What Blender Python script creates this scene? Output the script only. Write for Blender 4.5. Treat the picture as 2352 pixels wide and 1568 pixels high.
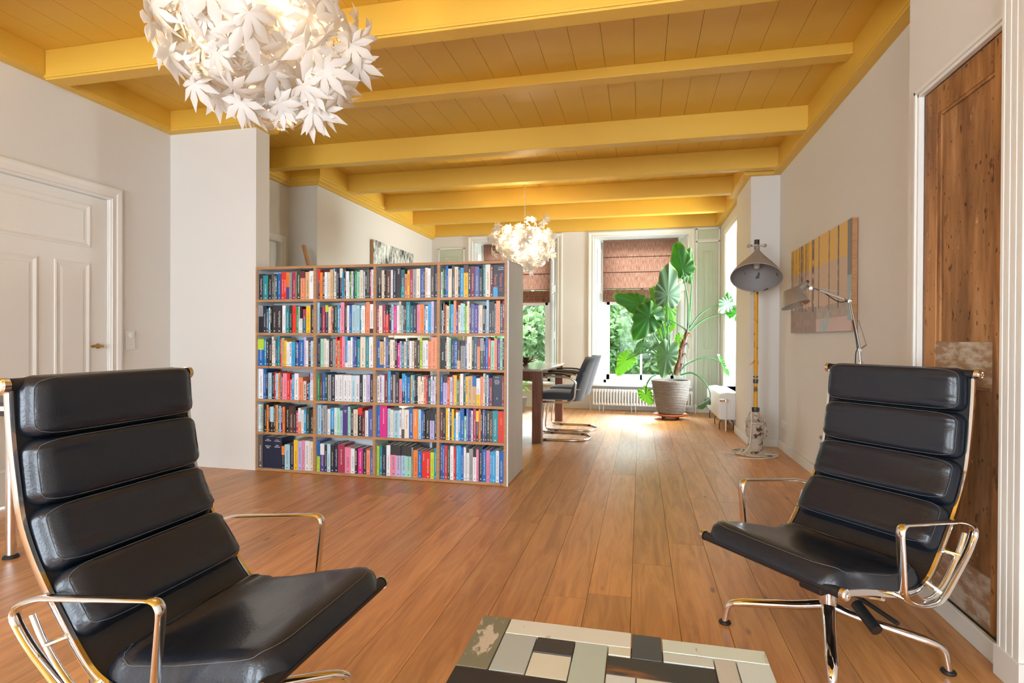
import bpy, bmesh, math, random
from mathutils import Vector, Matrix, noise

D = bpy.data; SC = bpy.context.scene; COL = SC.collection
for o in list(D.objects): D.objects.remove(o)
random.seed(7)
PI = math.pi

# ---------------------------------------------------------------- camera
FPX, YAW, PITCH, ROLL, CAMH = 1287.6, 0.2254, -0.00518, 0.004516, 1.10
_F = Vector((-math.sin(YAW)*math.cos(PITCH), math.cos(YAW)*math.cos(PITCH), math.sin(PITCH)))
_R0 = Vector((math.cos(YAW), math.sin(YAW), 0)); _U0 = _R0.cross(_F)
_R = _R0*math.cos(ROLL) + _U0*math.sin(ROLL); _U = _U0*math.cos(ROLL) - _R0*math.sin(ROLL)
EYE = Vector((0, 0, CAMH))
cd = D.cameras.new('camera'); cam = D.objects.new('camera', cd); COL.objects.link(cam)
cd.sensor_width = 36; cd.lens = FPX*36/2352; cd.clip_start = 0.05; cd.clip_end = 200
cam.matrix_world = Matrix(((_R.x, _U.x, -_F.x, EYE.x), (_R.y, _U.y, -_F.y, EYE.y), (_R.z, _U.z, -_F.z, EYE.z), (0, 0, 0, 1)))
SC.camera = cam

def at(px, py, X=None, Y=None, Z=None):
    """point of a real plane (X=, Y= or Z=) seen at a pixel of the 2352x1568 photograph"""
    d = _F + (px-1176)/FPX*_R + (784-py)/FPX*_U
    t = (X/d.x if X is not None else Y/d.y if Y is not None else (Z-CAMH)/d.z)
    return EYE + d*t

# ---------------------------------------------------------------- light and exposure
SC.view_settings.view_transform = 'Standard'; SC.view_settings.look = 'None'
SC.view_settings.gamma = 1; SC.view_settings.use_curve_mapping = False
SC.view_settings.exposure = 0.30
w = D.worlds.new('World'); SC.world = w; w.use_nodes = True
bg = w.node_tree.nodes['Background']; bg.inputs[0].default_value = (0.80, 0.90, 1.0, 1); bg.inputs[1].default_value = 9.0

def lamp(name, kind, loc, energy, color, rot=(0, 0, 0), size=None, size_y=None, angle=None, radius=None):
    l = D.lights.new(name, kind); l.energy = energy; l.color = color
    if kind == 'AREA':
        l.shape = 'RECTANGLE'; l.size = size; l.size_y = size_y
    if kind == 'SUN': l.angle = angle
    if radius is not None: l.shadow_soft_size = radius
    o = D.objects.new(name, l); o.location = loc; o.rotation_euler = rot; COL.objects.link(o); return o
lamp('sun', 'SUN', (0, -6, 12), 2.2, (1.0, 0.95, 0.85), (math.radians(38), 0, math.radians(-20)), angle=0.02)
# daylight through the street-side windows behind the camera (lamps stand just outside the panes)
lamp('front_daylight', 'AREA', (-2.6, -2.95, 1.5), 84, (0.74, 0.87, 1.0), (math.radians(90), 0, PI), 1.5, 2.3)
lamp('front_daylight', 'AREA', (0.0, -2.95, 1.5), 84, (0.74, 0.87, 1.0), (math.radians(90), 0, PI), 1.5, 2.3)
for l in [o for o in COL.objects if o.type == 'LIGHT' and o.data.type == 'AREA']: l.rotation_euler = (math.radians(90), 0, 0)

# area lamps added outside the rear windows to brighten that end of the room
lamp('rear_fill', 'AREA', (-1.0, 11.9, 3.45), 640, (0.94, 0.98, 1.0), (math.radians(-57), 0, 0), 5.2, 1.7)
lamp('rear_fill', 'AREA', (2.1, 7.78, 1.9), 300, (0.92, 0.97, 1.0), (0, math.radians(80), 0), 2.2, 1.2)

# ---------------------------------------------------------------- materials
def _nt(name):
    m = D.materials.new(name); m.use_nodes = True; return m, m.node_tree.nodes, m.node_tree.links, m.node_tree.nodes['Principled BSDF']
def mat(name, color, rough=0.5, metal=0.0, bump=0, bscale=40, var=0, vscale=6, coat=0, emit=None, spec=None, sheen=0):
    m, n, l, b = _nt(name)
    b.inputs['Base Color'].default_value = (*color, 1); b.inputs['Roughness'].default_value = rough; b.inputs['Metallic'].default_value = metal
    if spec is not None: b.inputs['Specular IOR Level'].default_value = spec
    if coat: b.inputs['Coat Weight'].default_value = coat; b.inputs['Coat Roughness'].default_value = 0.1
    if sheen: b.inputs['Sheen Weight'].default_value = sheen
    if emit: b.inputs['Emission Color'].default_value = (*emit[0], 1); b.inputs['Emission Strength'].default_value = emit[1]
    tc = n.new('ShaderNodeTexCoord')
    if bump:
        t = n.new('ShaderNodeTexNoise'); t.inputs['Scale'].default_value = bscale; t.inputs['Detail'].default_value = 3
        bp = n.new('ShaderNodeBump'); bp.inputs['Strength'].default_value = bump; bp.inputs['Distance'].default_value = 0.01
        l.new(tc.outputs['Object'], t.inputs['Vector']); l.new(t.outputs['Fac'], bp.inputs['Height']); l.new(bp.outputs['Normal'], b.inputs['Normal'])
    if var:
        t = n.new('ShaderNodeTexNoise'); t.inputs['Scale'].default_value = vscale; t.inputs['Detail'].default_value = 4
        mx = n.new('ShaderNodeMix'); mx.data_type = 'RGBA'
        mx.inputs[6].default_value = (*[c*(1-var) for c in color], 1); mx.inputs[7].default_value = (*[min(1, c*(1+var)) for c in color], 1)
        l.new(tc.outputs['Object'], t.inputs['Vector']); l.new(t.outputs['Fac'], mx.inputs[0]); l.new(mx.outputs[2], b.inputs['Base Color'])
    return m
def ramp(n, pts):
    r = n.new('ShaderNodeValToRGB'); e = r.color_ramp.elements
    while len(e) < len(pts): e.new(0.5)
    for k, (p, c) in enumerate(pts): e[k].position = p; e[k].color = (*c, 1)
    return r
def wood(name, cols, age=0, scale=(1.5, 1.5, 1.5), stretch=(6, .35, 6), rough=0.4, tone=0.35, knots=True, world=True, bump=0.15):
    """long-grained wood; tone = how far one board differs from the next"""
    m, n, l, b = _nt(name); b.inputs['Roughness'].default_value = rough
    g = n.new('ShaderNodeNewGeometry'); tc = n.new('ShaderNodeTexCoord'); oi = n.new('ShaderNodeObjectInfo')
    ad = n.new('ShaderNodeVectorMath'); ad.operation = 'MULTIPLY_ADD'
    l.new(oi.outputs['Random'], ad.inputs[0]); ad.inputs[1].default_value = (17, 31, 13)
    l.new(g.outputs['Position'] if world else tc.outputs['Object'], ad.inputs[2])
    mp = n.new('ShaderNodeMapping'); mp.inputs['Scale'].default_value = stretch; l.new(ad.outputs[0], mp.inputs['Vector'])
    t = n.new('ShaderNodeTexNoise'); t.inputs['Scale'].default_value = 3.2; t.inputs['Detail'].default_value = 8; t.inputs['Roughness'].default_value = .62; t.inputs['Distortion'].default_value = 1.1
    l.new(mp.outputs[0], t.inputs['Vector'])
    r = ramp(n, [(0.30, cols[0]), (0.52, cols[1]), (0.72, cols[2])]); l.new(t.outputs['Fac'], r.inputs[0])
    hv = n.new('ShaderNodeHueSaturation'); l.new(r.outputs[0], hv.inputs['Color'])
    mr = n.new('ShaderNodeMapRange'); mr.inputs[3].default_value = 1-tone; mr.inputs[4].default_value = 1+tone*.6; l.new(oi.outputs['Random'], mr.inputs[0]); l.new(mr.outputs[0], hv.inputs['Value'])
    out = hv.outputs[0]
    if knots:
        mp2 = n.new('ShaderNodeMapping'); mp2.inputs['Scale'].default_value = (3.2, 1.1, 3.2); l.new(ad.outputs[0], mp2.inputs['Vector'])
        v = n.new('ShaderNodeTexVoronoi'); v.inputs['Scale'].default_value = 1.6; l.new(mp2.outputs[0], v.inputs['Vector'])
        kr = ramp(n, [(0.02, (0.16, 0.09, 0.04)), (0.07, (1, 1, 1))]); l.new(v.outputs['Distance'], kr.inputs[0])
        mm = n.new('ShaderNodeMix'); mm.data_type = 'RGBA'; mm.blend_type = 'MULTIPLY'; mm.inputs[0].default_value = .75
        l.new(out, mm.inputs[6]); l.new(kr.outputs[0], mm.inputs[7]); out = mm.outputs[2]
    if age:
        def mask(scale, lo, hi, c0, c1, fac, blend, det=5, kind='noise'):
            nonlocal out
            mq = n.new('ShaderNodeMapping'); mq.inputs['Scale'].default_value = scale; l.new(ad.outputs[0], mq.inputs['Vector'])
            tq = n.new('ShaderNodeTexNoise'); tq.inputs['Scale'].default_value = 1; tq.inputs['Detail'].default_value = det; tq.inputs['Roughness'].default_value = .65; l.new(mq.outputs[0], tq.inputs['Vector'])
            rq = ramp(n, [(lo, c0), (hi, c1)]); l.new(tq.outputs['Fac'], rq.inputs[0]); mm = n.new('ShaderNodeMix'); mm.data_type = 'RGBA'; mm.blend_type = blend; mm.inputs[0].default_value = fac
            l.new(out, mm.inputs[6]); l.new(rq.outputs[0], mm.inputs[7]); out = mm.outputs[2]
        mask((7, 7, 1.3), .38, .60, (.42, .36, .30), (1.0, 1.0, 1.0), age, 'MULTIPLY')
        mask((22, 22, 9), .30, .36, (.22, .12, .06), (1, 1, 1), age, 'MULTIPLY', 3)
        mask((60, 60, 28), .27, .31, (.12, .06, .03), (1, 1, 1), age, 'MULTIPLY', 1)
        mask((26, 26, 10), .70, .72, (0, 0, 0), (.38, .36, .33), age*.8, 'ADD', 3)
    l.new(out, b.inputs['Base Color'])
    bp = n.new('ShaderNodeBump'); bp.inputs['Strength'].default_value = bump; bp.inputs['Distance'].default_value = 0.004
    l.new(t.outputs['Fac'], bp.inputs['Height']); l.new(bp.outputs[0], b.inputs['Normal'])
    return m
def paint_wear(name, base, wear, amount=.42, scale=14, rough=.55, use_obj_color=False, sharp=.02, stretch=(1, 1, 1)):
    """paint with chips and bare spots"""
    m, n, l, b = _nt(name); b.inputs['Roughness'].default_value = rough
    tc = n.new('ShaderNodeTexCoord'); oi = n.new('ShaderNodeObjectInfo')
    ad = n.new('ShaderNodeVectorMath'); ad.operation = 'MULTIPLY_ADD'; l.new(oi.outputs['Random'], ad.inputs[0]); ad.inputs[1].default_value = (9, 5, 7); l.new(tc.outputs['Object'], ad.inputs[2])
    mp = n.new('ShaderNodeMapping'); mp.inputs['Scale'].default_value = stretch; l.new(ad.outputs[0], mp.inputs['Vector'])
    t = n.new('ShaderNodeTexNoise'); t.inputs['Scale'].default_value = scale; t.inputs['Detail'].default_value = 6; t.inputs['Roughness'].default_value = .6; l.new(mp.outputs[0], t.inputs['Vector'])
    r = ramp(n, [(amount-sharp, (1, 1, 1)), (amount+sharp, (0, 0, 0))]); l.new(t.outputs['Fac'], r.inputs[0])
    mx = n.new('ShaderNodeMix'); mx.data_type = 'RGBA'; l.new(r.outputs[0], mx.inputs[0])
    mx.inputs[6].default_value = (*base, 1); mx.inputs[7].default_value = (*wear, 1)
    if use_obj_color: l.new(oi.outputs['Color'], mx.inputs[6])
    l.new(mx.outputs[2], b.inputs['Base Color'])
    bp = n.new('ShaderNodeBump'); bp.inputs['Strength'].default_value = .25; bp.inputs['Distance'].default_value = .003; l.new(r.outputs[0], bp.inputs['Height']); bp.invert = True; l.new(bp.outputs[0], b.inputs['Normal'])
    return m
def vcol_mat(name, rough=.7):
    m, n, l, b = _nt(name); a = n.new('ShaderNodeAttribute'); a.attribute_name = 'Col'; l.new(a.outputs['Color'], b.inputs['Base Color']); b.inputs['Roughness'].default_value = rough; return m
def translucent(name, color, tcol, mix=.5, rough=.5, var=None):
    m, n, l, b = _nt(name); b.inputs['Base Color'].default_value = (*color, 1); b.inputs['Roughness'].default_value = rough
    tr = n.new('ShaderNodeBsdfTranslucent'); tr.inputs[0].default_value = (*tcol, 1); ms = n.new('ShaderNodeMixShader'); ms.inputs[0].default_value = mix
    l.new(b.outputs[0], ms.inputs[1]); l.new(tr.outputs[0], ms.inputs[2]); l.new(ms.outputs[0], n['Material Output'].inputs[0]); return m

def srgb(h):
    c = [int(h[i:i+2], 16)/255 for i in (0, 2, 4)]
    return tuple(x/12.92 if x <= .04045 else ((x+.055)/1.055)**2.4 for x in c)

M = {}
M['wall'] = mat('wall_plaster', (0.71, 0.69, 0.645), .75, bump=.06, bscale=60, var=.02, vscale=1.2)
M['woodwork'] = mat('white_woodwork', (0.76, 0.75, 0.70), .42, bump=.03, bscale=25)
M['sash'] = mat('white_window_paint', (0.80, 0.83, 0.82), .35)
M['shutter'] = mat('pale_green_shutter_paint', (0.50, 0.56, 0.44), .5, var=.06, vscale=8)
M['base_board'] = mat('baseboard_paint', (0.72, 0.71, 0.66), .5)
M['yellow'] = mat('yellow_ceiling_paint', (0.74, 0.455, 0.060), .5, bump=.03, bscale=70)
M['oakfloor'] = wood('oak_floor', [(0.41, 0.170, 0.042), (0.60, 0.275, 0.078), (0.72, 0.365, 0.125)], stretch=(6, .55, 6), rough=.42, tone=.24)
M['oakfloor'].node_tree.nodes['Principled BSDF'].inputs['Coat Weight'].default_value = .5; M['oakfloor'].node_tree.nodes['Principled BSDF'].inputs['Coat Roughness'].default_value = .40
M['subfloor'] = mat('subfloor_gap', (0.03, 0.018, 0.01), .9)
M['shelfwhite'] = mat('white_shelf_board', (0.69, 0.73, 0.76), .5)
M['oakedge'] = wood('oak_edge_strip', [(0.36, 0.17, 0.065), (0.45, 0.225, 0.09), (0.54, 0.29, 0.13)], stretch=(3, 20, 20), tone=.03, knots=False, rough=.5)
M['chrome'] = mat('polished_aluminium', (0.86, 0.86, 0.87), .10, 1)
M['chrome_tube'] = mat('chrome_tube', (0.80, 0.80, 0.82), .08, 1)
M['leather'] = mat('black_leather', (0.008, 0.012, 0.020), .30, bump=.10, bscale=160, coat=.12)
M['leather_shell'] = mat('black_leather_shell', (0.010, 0.010, 0.012), .5, bump=.1, bscale=160)
M['seam'] = mat('grey_stitching', (0.10, 0.11, 0.12), .6)
M['blackplastic'] = mat('black_plastic', (0.015, 0.015, 0.016), .4)
M['page'] = mat('book_pages', (0.74, 0.70, 0.60), .85)
M['brownwood'] = wood('brown_table_wood', [(0.13, 0.045, 0.02), (0.20, 0.075, 0.035), (0.27, 0.11, 0.055)], stretch=(8, 8, .8), tone=.05, knots=False, world=False)
M['tabletop'] = mat('pale_glossy_tabletop', (0.55, 0.53, 0.50), .12, coat=.4)
M['velvet'] = mat('slate_blue_velvet', (0.030, 0.042, 0.065), .75, sheen=.6, var=.12, vscale=20)
M['rubber'] = mat('black_rubber', (0.012, 0.012, 0.012), .6)
M['brass'] = mat('brass', (0.45, 0.27, 0.10), .3, 1)
M['white_plastic'] = mat('white_plastic', (0.72, 0.71, 0.66), .35)
M['radiator'] = mat('radiator_enamel', (0.80, 0.81, 0.80), .3)
M['terracotta'] = mat('terracotta', (0.55, 0.17, 0.06), .6, var=.08)
M['pot'] = mat('woven_stone_pot', (0.25, 0.215, 0.185), .8, bump=.9, bscale=55, var=.25, vscale=30)
M['soil'] = mat('soil', (0.04, 0.025, 0.015), .9)
M['oldwood'] = wood('stripped_pine', [(0.22, 0.085, 0.022), (0.44, 0.20, 0.060), (0.56, 0.28, 0.10)], age=.8, stretch=(5, 5, .45), tone=.10, world=False, rough=.62, bump=.4)
M['oldpanel'] = wood('stripped_pine_panel', [(0.26, 0.115, 0.036), (0.42, 0.205, 0.075), (0.52, 0.31, 0.155)], age=.9, stretch=(3, 3, .35), tone=.08, world=False, rough=.7, bump=.4, knots=False)
M['oldpale'] = paint_wear('scraped_pine', (0.33, 0.20, 0.11), (0.55, 0.47, 0.38), .50, 9, .75, stretch=(1, 1, 3), sharp=.08)
M['greypaint'] = paint_wear('old_grey_paint', (0.42, 0.45, 0.44), (0.30, 0.15, 0.06), .38, 20, .7)
M['alu'] = mat('brushed_aluminium', (0.42, 0.42, 0.41), .42, .85)
M['graph'] = mat('dark_steel', (0.10, 0.10, 0.10), .35, .8)

# ---------------------------------------------------------------- mesh helper
class MB:
    def __init__(s): s.v = []; s.f = []; s.c = None
    def add(s, vs, fs):
        b = len(s.v); s.v += [tuple(p) for p in vs]; s.f += [tuple(b+i for i in f) for f in fs]; return s
    def box(s, x0, x1, y0, y1, z0, z1):
        return s.add([(x, y, z) for x in (x0, x1) for y in (y0, y1) for z in (z0, z1)], [(0, 1, 3, 2), (4, 6, 7, 5), (0, 4, 5, 1), (2, 3, 7, 6), (0, 2, 6, 4), (1, 5, 7, 3)])
    def hexa(s, p):  # 8 points: bottom quad then top quad
        return s.add(p, [(3, 2, 1, 0), (4, 5, 6, 7), (0, 1, 5, 4), (1, 2, 6, 5), (2, 3, 7, 6), (3, 0, 4, 7)])
    def tube(s, pts, r, n=8, closed=False, cap=True, flat=1.0, up=None):
        pts = [Vector(p) for p in pts]; m = len(pts); rs = r if isinstance(r, (list, tuple)) else [r]*m
        rings = []; prev = None
        for i, p in enumerate(pts):
            a = pts[(i-1) % m] if (closed or i > 0) else p; b = pts[(i+1) % m] if (closed or i < m-1) else p
            t = (b-a)
            t = t.normalized() if t.length > 1e-9 else Vector((0, 0, 1))
            if up is not None: u = Vector(up) - t*t.dot(Vector(up))
            elif prev is None:
                u = t.cross(Vector((0, 0, 1)) if abs(t.z) < .9 else Vector((1, 0, 0)))
            else: u = prev - t*t.dot(prev)
            if u.length < 1e-6: u = t.orthogonal()
            u.normalize(); prev = u; w_ = t.cross(u)
            rings.append([p + (u*math.cos(2*PI*k/n) + w_*math.sin(2*PI*k/n)*flat)*rs[i] for k in range(n)])
        vs = [q for rg in rings for q in rg]; fs = []
        for i in range(m if closed else m-1):
            j = (i+1) % m
            for k in range(n): fs.append((i*n+k, i*n+(k+1) % n, j*n+(k+1) % n, j*n+k))
        if cap and not closed:
            fs.append(tuple(range(n-1, -1, -1))); fs.append(tuple((m-1)*n+k for k in range(n)))
        return s.add(vs, fs)
    def sweep(s, pts, sect, side, closed=False):
        """sweep a closed 2-D section (a along side, b along side x tangent) over pts"""
        pts = [Vector(p) for p in pts]; m = len(pts); side = Vector(side); vs = []
        for i, p in enumerate(pts):
            a = pts[(i-1) % m] if (closed or i > 0) else p; b = pts[(i+1) % m] if (closed or i < m-1) else p
            t = (b-a).normalized(); nn = side.cross(t).normalized()
            vs += [p + side*x + nn*y for x, y in (sect(i/(m-1)) if callable(sect) else sect)]
        n = len(vs)//m; fs = []
        for i in range(m if closed else m-1):
            j = (i+1) % m
            for k in range(n): fs.append((i*n+k, i*n+(k+1) % n, j*n+(k+1) % n, j*n+k))
        if not closed: fs.append(tuple(range(n-1, -1, -1))); fs.append(tuple((m-1)*n+k for k in range(n)))
        return s.add(vs, fs)
    def lathe(s, prof, n=24, o=(0, 0, 0), axis=None):
        o = Vector(o); ax = Vector(axis).normalized() if axis else Vector((0, 0, 1)); u = ax.orthogonal().normalized(); w_ = ax.cross(u)
        vs = []; m = len(prof)
        for r, z in prof: vs += [o + ax*z + (u*math.cos(2*PI*k/n) + w_*math.sin(2*PI*k/n))*max(r, 1e-4) for k in range(n)]
        fs = [(i*n+k, i*n+(k+1) % n, (i+1)*n+(k+1) % n, (i+1)*n+k) for i in range(m-1) for k in range(n)]
        if prof[0][0] > 0 or True: fs.append(tuple(range(n-1, -1, -1)))
        fs.append(tuple((m-1)*n+k for k in range(n)))
        return s.add(vs, fs)
    def cyl(s, a, b, r, n=12, r2=None):
        return s.tube([a, b], [r, r if r2 is None else r2], n)
    def prism(s, poly, z0, z1, fr=None):
        """polygon (x, y) raised from z0 to z1; fr maps (x, y, z) to the world"""
        fr = fr or (lambda x, y, z: (x, y, z)); n = len(poly)
        return s.add([fr(x, y, z0) for x, y in poly] + [fr(x, y, z1) for x, y in poly], [tuple(range(n-1, -1, -1)), tuple(range(n, 2*n))] + [(k, (k+1) % n, n+(k+1) % n, n+k) for k in range(n)])
    def grid(s, fn, nu, nv, cu=False, cv=False):
        vs = [fn(i/(nu if cu else nu-1), j/(nv if cv else nv-1)) for i in range(nu) for j in range(nv)]
        fs = [(i*nv+j, ((i+1) % nu)*nv+j, ((i+1) % nu)*nv+(j+1) % nv, i*nv+(j+1) % nv) for i in range(nu if cu else nu-1) for j in range(nv if cv else nv-1)]
        return s.add(vs, fs)
    def mesh(s, name, m, smooth=False, angle=40):
        me = D.meshes.new(name); me.from_pydata(s.v, [], s.f)
        bm = bmesh.new(); bm.from_mesh(me); bmesh.ops.remove_doubles(bm, verts=bm.verts, dist=1e-6); bmesh.ops.recalc_face_normals(bm, faces=bm.faces); bm.to_mesh(me); bm.free()
        if smooth:
            me.polygons.foreach_set('use_smooth', [True]*len(me.polygons)); me.set_sharp_from_angle(angle=math.radians(angle))
        if m: me.materials.append(M[m] if isinstance(m, str) else m)
        return me
    def build(s, name, m, parent=None, smooth=False, bevel=0, angle=40, seg=2):
        o = D.objects.new(name, s.mesh(name, m, smooth, angle)); COL.objects.link(o)
        if parent is not None: o.parent = parent
        if bevel:
            b = o.modifiers.new('bevel', 'BEVEL'); b.width = bevel; b.segments = seg; b.limit_method = 'ANGLE'
        return o
def tag(o, label=None, cat=None, group=None, kind=None):
    if label: o['label'] = label
    if cat: o['category'] = cat
    if group: o['group'] = group
    if kind: o['kind'] = kind
    return o
def empty(name, loc, rz=0, label=None, cat=None, group=None, kind=None):
    o = D.objects.new(name, None); o.location = loc; o.rotation_euler = (0, 0, rz); o.empty_display_size = .1; COL.objects.link(o)
    return tag(o, label, cat, group, kind)
def inst(name, mesh, parent=None, matrix=None, color=None):
    o = D.objects.new(name, mesh); COL.objects.link(o)
    if parent is not None: o.parent = parent
    if matrix is not None: o.matrix_local = matrix
    if color: o.color = (*color, 1)
    return o
def bez(pts, n=8, closed=False):
    """Catmull-Rom through pts"""
    pts = [Vector(p) for p in pts]; out = []; m = len(pts)
    for i in range(m if closed else m-1):
        p1, p2 = pts[i], pts[(i+1) % m]
        p0 = pts[i-1] if (closed or i > 0) else p1*2-p2; p3 = pts[(i+2) % m] if (closed or i < m-2) else p2*2-p1
        for k in range(n):
            t = k/n; out.append(.5*((2*p1) + (p2-p0)*t + (2*p0-5*p1+4*p2-p3)*t*t + (3*p1-p0-3*p2+p3)*t**3))
    if not closed: out.append(pts[-1])
    return out
def rounded(pts, r, n=5, closed=False):
    """polyline with its corners rounded"""
    pts = [Vector(p) for p in pts]; out = []; m = len(pts)
    for i, p in enumerate(pts):
        if not closed and i in (0, m-1): out.append(p); continue
        rr = r[i] if isinstance(r, (list, tuple)) else r
        a = (pts[i-1]-p); b = (pts[(i+1) % m]-p); d = min(rr, a.length*.48, b.length*.48); A = p+a.normalized()*d; B = p+b.normalized()*d
        for k in range(n+1):
            t = k/n; out.append(A*(1-t)**2 + p*2*t*(1-t) + B*t*t)
    return out

# ================================================================ THE SETTING
XL, XR, YB, YF, ZC = -3.95, 1.385, 8.87, -2.8, 3.0
def wallbox(name, *b):
    o = MB().box(*b).build(name, 'wall'); tag(o, kind='structure'); return o
# floor with single planks
fl = MB().box(-4.1, 1.6, -2.9, 9.2, -.12, -.022).build('floor', 'subfloor'); tag(fl, kind='structure')
pw = 0.184; rnd = random.Random(3)
PLK = MB().box(0, 1, 0, 1, -.022, 0).mesh('floor_plank', 'oakfloor')
def plank(x0, x1, y0, y1):
    mb = MB().box(x0, x1, y0, y1, -.022, 0); o = mb.build('floor_plank', 'oakfloor', fl); return o
i0 = math.floor((XL-(-0.032))/pw)-1
x = -0.032 + i0*pw
while x < 1.5:
    y = -2.85 - rnd.random()*1.5
    while y < 8.95:
        L = rnd.choice([1.9, 2.2, 2.4, 2.6]); y2 = y+L
        if y2 > -2.8: plank(max(x, -4.05)+.0009, min(x+pw, 1.5)-.0009, max(y, -2.85)+.0009, min(y2, 8.95)-.0009)
        y = y2
    x += pw
# ceiling boards and beams
ce = MB().box(-4.1, 1.6, -2.9, 9.0, 3.022, 3.10).build('ceiling', 'yellow'); tag(ce, kind='structure')
x = -4.05
while x < 1.5:
    MB().box(x+.0012, min(x+.2, 1.55)-.0012, -2.85, 8.98, ZC, 3.02).build('ceiling_board', 'yellow', ce); x += .2
def beam(y0, z0, x0, x1, t=.11, lip=True):
    mb = MB().box(x0, x1, y0, y0+t, z0, ZC)
    o = mb.build('ceiling_beam', 'yellow', ce, bevel=.004)
    if lip:
        MB().box(x0, x1, y0-.010, y0, z0+.012, z0+.028).build('moulding', 'yellow', o, bevel=.003)
for y, z, x0, x1, lp in ((-2.0, 2.8, -3.86, 1.30, 1), (-1.0, 2.8, -3.86, 1.3, 1), (0.0, 2.8, -3.86, 1.3, 1), (1.0, 2.8, -3.86, 1.3, 1), (1.97, 2.8, -3.86, 1.3, 1), (2.94, 2.80, -3.86, 1.31, 1), (3.97, 2.925, -3.10, 1.31, 0), (4.96, 2.80, -3.70, 1.33, 0), (5.96, 2.80, -3.34, 1.33, 0),
                         (6.92, 2.80, -3.34, 1.09, 0), (7.86, 2.80, -3.34, 1.09, 0), (8.80, 2.79, -3.36, 1.13, 0)):
    beam(y, z, x0, x1, lip=bool(lp))
def cornice(pts, z0, t, side, crown=False):
    """mitred yellow cornice along a wall line; side = +1 left of the walking direction"""
    P = [Vector((x, y)) for x, y in pts]; m = len(P)
    def off(i, o):
        ns = []
        for a, b in ((i-1, i), (i, i+1)):
            if 0 <= a and b < m: d = (P[b]-P[a]).normalized(); ns.append(Vector((-d.y, d.x))*side)
        if len(ns) == 1: return P[i]+ns[0]*o
        k = ns[0]+ns[1]; return P[i]+k*(o*2/k.dot(k)) if k.length > .1 else P[i]
    sec = [(-.01, z0), (t, z0), (t, z0+.012), (t+.010, z0+.014), (t+.010, z0+.026), (t, z0+.028), (t, ZC+.002), (-.01, ZC+.002)]
    if crown: sec = [(-.01, z0-.05), (t*.35, z0-.05), (t*.45, z0-.035), (t*.8, z0-.02), (t*.85, z0), (t, z0+.004), (t, z0+.03), (t+.01, z0+.032), (t+.01, z0+.044), (t, z0+.046), (t, ZC+.002), (-.01, ZC+.002)]
    n = len(sec); vs = [(*off(i, o), z) for i in range(m) for o, z in sec]
    return MB().add(vs, [(q*n+k, q*n+(k+1) % n, (q+1)*n+(k+1) % n, (q+1)*n+k) for q in range(m-1) for k in range(n)] + [tuple(range(n)), tuple(range(m*n-1, (m-1)*n-1, -1))]).build('ceiling_cornice', 'yellow', ce)
cornice(((XL, -2.8), (XL, 4.05), (-3.105, 4.05), (-3.105, 4.22)), 2.835, .085, -1)
cornice(((XR, 2.905), (XR, 6.21), (1.105, 6.21), (1.105, 7.08), (1.16, 7.08), (1.16, YB-.01)), 2.785, .075, 1)
cornice(((-3.77, 4.22), (-3.77, 5.45), (-3.42, 5.45), (-3.42, YB-.01)), 2.80, .085, -1, True)
# walls
# left wall with door opening y 2.55..3.475 z 0..2.14
LW = empty('wall_left', (0, 0, 0), kind='structure')
mb = MB().box(-4.15, XL, -2.8, 2.53, 0, 3.02).box(-4.15, XL, 3.475, 4.22, 0, 3.02).box(-4.15, XL, 2.53, 3.475, 2.14, 3.02)
D.objects.remove(LW); LW = mb.build('wall_left', 'wall'); tag(LW, kind='structure')
wallbox('wall_left_pier', -3.95, -3.105, 4.05, 4.22, 0, 3.01)
LB = MB().box(-3.95, -3.77, 4.22, 4.42, 0, 3.0).box(-3.95, -3.77, 5.30, 5.65, 0, 3.0).box(-3.95, -3.77, 4.42, 5.30, 2.12, 3.0).build('wall_left_rear', 'wall'); tag(LB, kind='structure')
wallbox('wall_left_chimney', -3.77, -3.42, 5.45, 8.87, 0, 3.0)
# right walls
RW = MB().box(XR, 1.55, 2.905, 6.4, 0, 3.01).build('wall_right', 'wall'); tag(RW, kind='structure')
RN = MB().box(1.19, 1.55, 2.80, 2.905, 0, 3.01).box(1.19, 1.55, -2.8, 2.155, 0, 3.01).box(1.19, 1.55, 2.155, 2.80, 2.175, 3.01).box(1.27, 1.55, 2.155, 2.8, 0, 2.175).build('wall_right_near', 'wall'); tag(RN, kind='structure')
wallbox('wall_right_pier', 1.105, 1.55, 6.21, 7.08, 0, 3.01)
SW = MB().box(1.16, 1.45, 7.08, 7.30, 0, 3.0).box(1.16, 1.45, 8.25, 8.87, 0, 3.0).box(1.16, 1.45, 7.30, 8.25, 2.56, 3.0).box(1.16, 1.45, 7.30, 8.25, 0, .45).build('wall_right_rear', 'wall'); tag(SW, kind='structure')
# back wall with two window openings
W1, W2, ZS, ZH = (-2.70, -1.30), (-.725, .70), .40, 2.69
BW = MB()
for a, b in ((-3.6, W1[0]), (W1[1], W2[0]), (W2[1], 1.4)): BW.box(a, b, YB, 9.25, 0, 3.0)
for a, b in (W1, W2): BW.box(a, b, YB, 9.25, ZH, 3.0); BW.box(a, b, YB, 9.25, 0, ZS)
tag(BW.build('wall_back', 'wall'), kind='structure')
# street-side wall behind the camera with two tall windows
FW = MB()
for a, b in ((-4.15, -3.4), (-1.8, -.8), (.8, 1.55)): FW.box(a, b, -2.95, -2.8, 0, 3.02)
for a, b in ((-3.4, -1.8), (-.8, .8)): FW.box(a, b, -2.95, -2.8, 2.7, 3.02); FW.box(a, b, -2.95, -2.8, 0, .3)
tag(FW.build('wall_front', 'wall'), kind='structure')
# unseen roof slab over the rooms so that the sky enters by windows only
tag(MB().box(-4.4, 1.8, -3.1, 9.4, 3.12, 3.3).build('roof_slab_1', 'wall'), kind='structure')
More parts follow.
